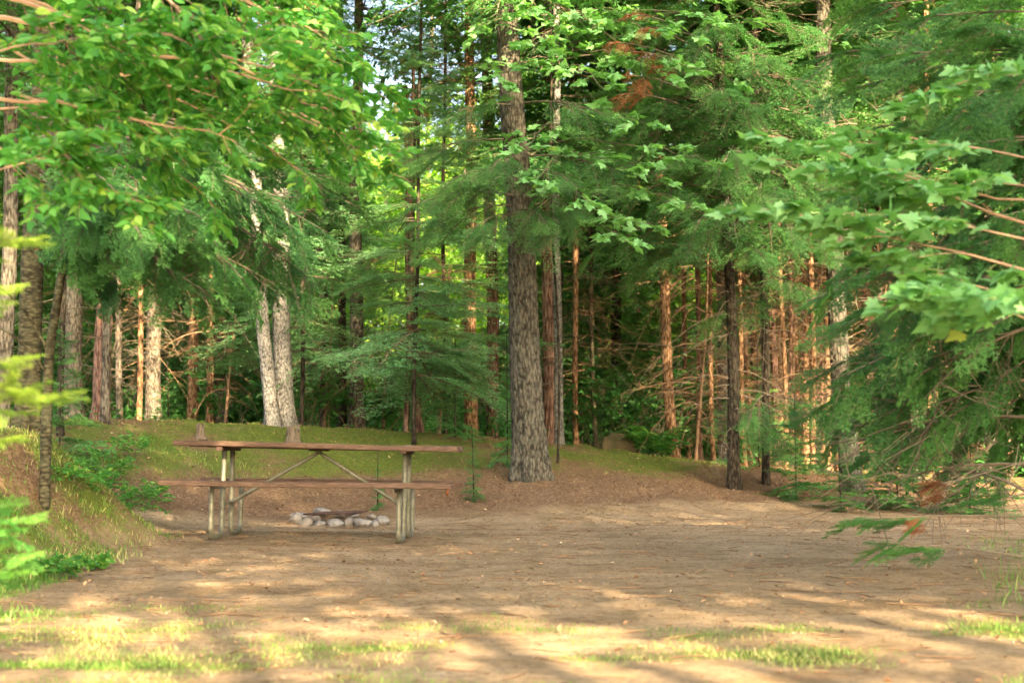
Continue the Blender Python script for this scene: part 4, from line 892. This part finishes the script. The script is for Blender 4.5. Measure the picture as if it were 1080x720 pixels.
# ------------------------------------------------------------------ ground cover
def scatter(n, xr, yr, fn, seed):
    rg = np.random.default_rng(seed); x = xr[0]+(xr[1]-xr[0])*rg.random(n); y = yr[0]+(yr[1]-yr[0])*rg.random(n)
    p = fn(x, y); k = rg.random(n) < p; x, y = x[k], y[k]; return x, y, height(x, y), rg
def blades(n, xr, yr, fn, h, w, seed, mb, lo=.0):
    x, y, z, rg = scatter(n, xr, yr, fn, seed); m = len(x)
    if not m: return
    P = np.stack([x, y, z-.004], -1); az = rg.random(m)*6.28; ln = rg.normal(0, .45, (m, 2)); hh = h*(.4+.9*rg.random(m)**1.5)
    S_ = np.stack([np.cos(az), np.sin(az), 0*az], -1)*w/2; mid = P+np.stack([ln[:, 0]*hh*.4, ln[:, 1]*hh*.4, hh*.6], -1); tip = P+np.stack([ln[:, 0]*hh*1.1, ln[:, 1]*hh*1.1, hh], -1)
    V = np.stack([P-S_, P+S_, mid+S_*.7, mid-S_*.7, tip], 1).reshape(-1, 3); b = np.arange(m)[:, None]*5
    dry = fbm(x, y, 1.2, 90); r = np.clip(dry*1.3-.25+.25*rg.normal(0, 1, m)+lo, 0, 1)
    mb.add(V, quads=b+np.array([[0, 1, 2, 3]]), tris=b+np.array([[3, 2, 4]]), rnd=np.repeat(r, 5))
gm = lambda x, y: np.clip(green_mask(x, y)*1.6-.25, 0, 1)
mb = MB()
blades(230000, (-3.2, 4.2), (3.9, 8.8), gm, .024, .0034, 1, mb, .08)
blades(60000, (-4.2, 5.5), (8, 16), lambda x, y: gm(x, y)*.9, .05, .007, 2, mb)
blades(26000, (-5.2, -2.2), (6, 13), lambda x, y: gm(x, y), .045, .007, 22, mb, .1)
blades(6000, (1.6, 3.6), (5, 9), lambda x, y: sstep((x-.22*y-.75)/.5)*.5, .11, .006, 5, mb, -.1)
blades(6000, (-4, -1.8), (5, 9), lambda x, y: sstep((-x-.3*y-.2)/.5)*.4, .08, .005, 6, mb, 0.1)
tag(link('grass', mb.mesh('grass', [M['grass']])), kind='stuff')
mb = MB()
blades(70000, (-5.5, -2.4), (6, 12), lambda x, y: gm(x, y)*sstep((height(x, y, False)-.05)/.2), .018, .009, 33, mb)
blades(120000, (-7, 6), (11, 25), lambda x, y: gm(x, y)*sstep((height(x, y, False)-.1)/.2),   .016, .012, 3, mb)
tag(link('moss', mb.mesh('moss', [M['moss']])), kind='stuff')
mb = MB()
x, y, z, rg = scatter(60000, (-7, 8), (4, 24), lambda x, y: .10+.75*litter_mask(x, y)*(1-.4*green_mask(x, y)), 8)
put_leaves(mb, np.stack([x, y, z+.006], -1), rg.normal(0, 1, (len(x), 3))*np.array([1, 1, .08]), .034, rg, QUADLEAF, 0, .35, np.clip(.35+.3*rg.normal(0, 1, len(x)), 0, 1), .02)
x, y, z, rg = scatter(36000, (-5, 7), (6, 17), lambda x, y: .9+0*x, 18)
put_leaves(mb, np.stack([x, y, z+.004], -1), rg.normal(0, 1, (len(x), 3))*np.array([1, 1, .08]), .013, rg, QUADLEAF, 0, .35, np.clip(.3+.4*rg.normal(0, 1, len(x)), 0, 1), .02)
tag(link('leaf_litter', mb.mesh('leaf_litter', [M['litter']])), kind='stuff')
mb = MB(); x, y, z, rg = scatter(2600, (-5, 6), (4.5, 20), lambda x, y: .5+0*x, 9)
for a, b, c in zip(x, y, z):
    s = .002+.009*rg.random()**4; Vp = rg.normal(0, 1, (6, 3)); Vp = np.array([(1, 0, 0), (0, 1, 0), (-1, 0, 0), (0, -1, 0), (0, 0, .7), (0, 0, -.7)])*s*(.7+.6*rg.random((6, 1)))+np.array([a, b, c+s*.3])
    mb.add(Vp, tris=[(0, 1, 4), (1, 2, 4), (2, 3, 4), (3, 0, 4), (1, 0, 5), (2, 1, 5), (3, 2, 5), (0, 3, 5)])
tag(link('gravel', mb.mesh('gravel', [M['stone']])), kind='stuff')
mb = MB(); rg = np.random.default_rng(19)
for i in range(1300):
    x = rg.uniform(-5, 6); y = 5+15*rg.random(); L = .05+.22*rg.random()**2; az = rg.random()*6.28
    P = np.array([(x+math.cos(az)*L*t, y+math.sin(az)*L*t, 0) for t in (-.5, 0, .5)]); P[1, :2] += rg.normal(0, .1, 2)*L; P[:, 2] = height(P[:, 0], P[:, 1])+.005
    tube(mb, P, [.003, .0035, .002], 4)
tag(link('fallen_twigs', mb.mesh('fallen_twigs', [M['twig']])), kind='stuff')
# low green undergrowth at the forest foot
mb = MB(); x, y, z, rg = scatter(9000, (-9, 10), (20, 32), lambda x, y: sstep((fbm(x, y, .5, 71)-.42)/.2)*sstep((y-np.interp(x, [-9, 0, 3, 6], [21, 21, 22, 20.5]))/1.), 10)
P = np.stack([x, y, z+.02+.3*rg.random(len(x))**1.3], -1); put_leaves(mb, P, rg.normal(0, 1, P.shape)*np.array([1, 1, .3]), .085, rg, OVATE, 0, .4)
tag(link('undergrowth', mb.mesh('undergrowth', [M['leaf_deep']])), kind='stuff')
# ------------------------------------------------------------------ unseen trees added behind the camera, crowns and gaps shaped to shade the clearing
def shade_crown(i, h0, h1, w, n):
    rg = np.random.default_rng(40+i); mb = MB(); c = rg.random((n, 3)); c[:, 2] = h0+(h1-h0)*c[:, 2]; a = c[:, 0]*6.28; r = w*np.sqrt(c[:, 1])
    C = np.stack([np.cos(a)*r, np.sin(a)*r, c[:, 2]], -1)
    P = (C[:, None, :]+rg.normal(0, .34, (n, 34, 3))*np.array([1, 1, .5])).reshape(-1, 3); put_leaves(mb, P, rg.normal(0, 1, P.shape), .22, rg, QUADLEAF, 0, .6)
    return mb.mesh('crown', [M['leaf_far']])
SH = [(x, -7+1.2*math.sin(x*2.1), h0, h1, n) for x, h0, h1, n in
      [(-2.5, 9.6, 13, 120), (.6, 8.9, 10, 45), (3.2, 8.5, 9.7, 75), (6.2, 8.2, 15, 380), (9.0, 7.9, 10.7, 190), (8.4, 13.6, 18.5, 260), (11.8, 7.8, 15, 240), (10.2, 11.8, 15.6, 130), (13.9, 8.2, 18.5, 200), (17.5, 8.5, 12, 120), (-5.5, 9.6, 12, 80), (2.3, 11.5, 19, 260), (4.6, 13.2, 18, 120),
       (2.2, 6.9, 8.4, 16), (5.0, 6.6, 8.2, 20), (7.6, 6.4, 8.0, 22)]]
for i, (x, y, h0, h1, n) in enumerate(SH):
    rt = thing('broadleaf_tree', (x, y, gz(x, y)), 'unseen leafy tree added behind the photographer to shade the clearing', 'tree', 'shade trees added behind the photographer')
    link('trunk', trunk_mesh('trunk', (0, 0), h1-.5, .10, .08, GR, i, 10, 1.3, .06, .4), rt); link('crown', shade_crown(i, h0, h1, 1.9, n), rt)
# ------------------------------------------------------------------ light, sky, camera
EL, AZ = 28.0, 19.0      # sun behind the camera, to the right
sd = Vector((math.sin(R(AZ))*math.cos(R(EL)), -math.cos(R(AZ))*math.cos(R(EL)), math.sin(R(EL))))
sl = bpy.data.lights.new('sun', 'SUN'); sl.energy = 5.0; sl.angle = R(.55); sl.color = (1, .80, .56)
so = link('sun', sl); so.rotation_euler = sd.to_track_quat('Z', 'Y').to_euler(); so.location = sd*50
w = bpy.data.worlds.new('World'); SC.world = w; w.use_nodes = True; nt = w.node_tree
sky = nt.nodes.new('ShaderNodeTexSky'); sky.sky_type = 'NISHITA'; sky.sun_disc = False; sky.sun_elevation = R(EL); sky.sun_rotation = math.atan2(sd.x, sd.y)
sky.dust_density = 5.0; sky.ozone_density = 1.0
bg = nt.nodes['Background']; nt.links.new(sky.outputs[0], bg.inputs[0]); bg.inputs[1].default_value = .11
cam = bpy.data.cameras.new('camera'); co = link('camera', cam); SC.camera = co
co.location = (0, 0, CAMZ); co.rotation_euler = (R(90)+PITCH, 0, 0)
cam.sensor_width = 36; cam.lens = 36*F/1080; cam.clip_start = .05; cam.clip_end = 1500
cam.dof.use_dof = True; cam.dof.focus_distance = 13.0; cam.dof.aperture_fstop = 2.8
SC.view_settings.view_transform = 'Standard'; SC.view_settings.look = 'None'; SC.view_settings.gamma = 1; SC.view_settings.exposure = 2.95
SC.view_settings.use_white_balance = True; SC.view_settings.white_balance_temperature = 7600; SC.view_settings.white_balance_tint = 10
SC.render.engine = 'CYCLES'; cy = SC.cycles
cy.max_bounces = 3; cy.diffuse_bounces = 2; cy.glossy_bounces = 1; cy.transmission_bounces = 2; cy.use_adaptive_sampling = True; cy.adaptive_threshold = .04; cy.use_light_tree = False
w.cycles.sampling_method = 'MANUAL'; w.cycles.sample_map_resolution = 256; cy.transparent_max_bounces = 4
cy.use_denoising = True; cy.sample_clamp_indirect = 4; cy.caustics_reflective = False; cy.caustics_refractive = False
SC.render.use_persistent_data = False
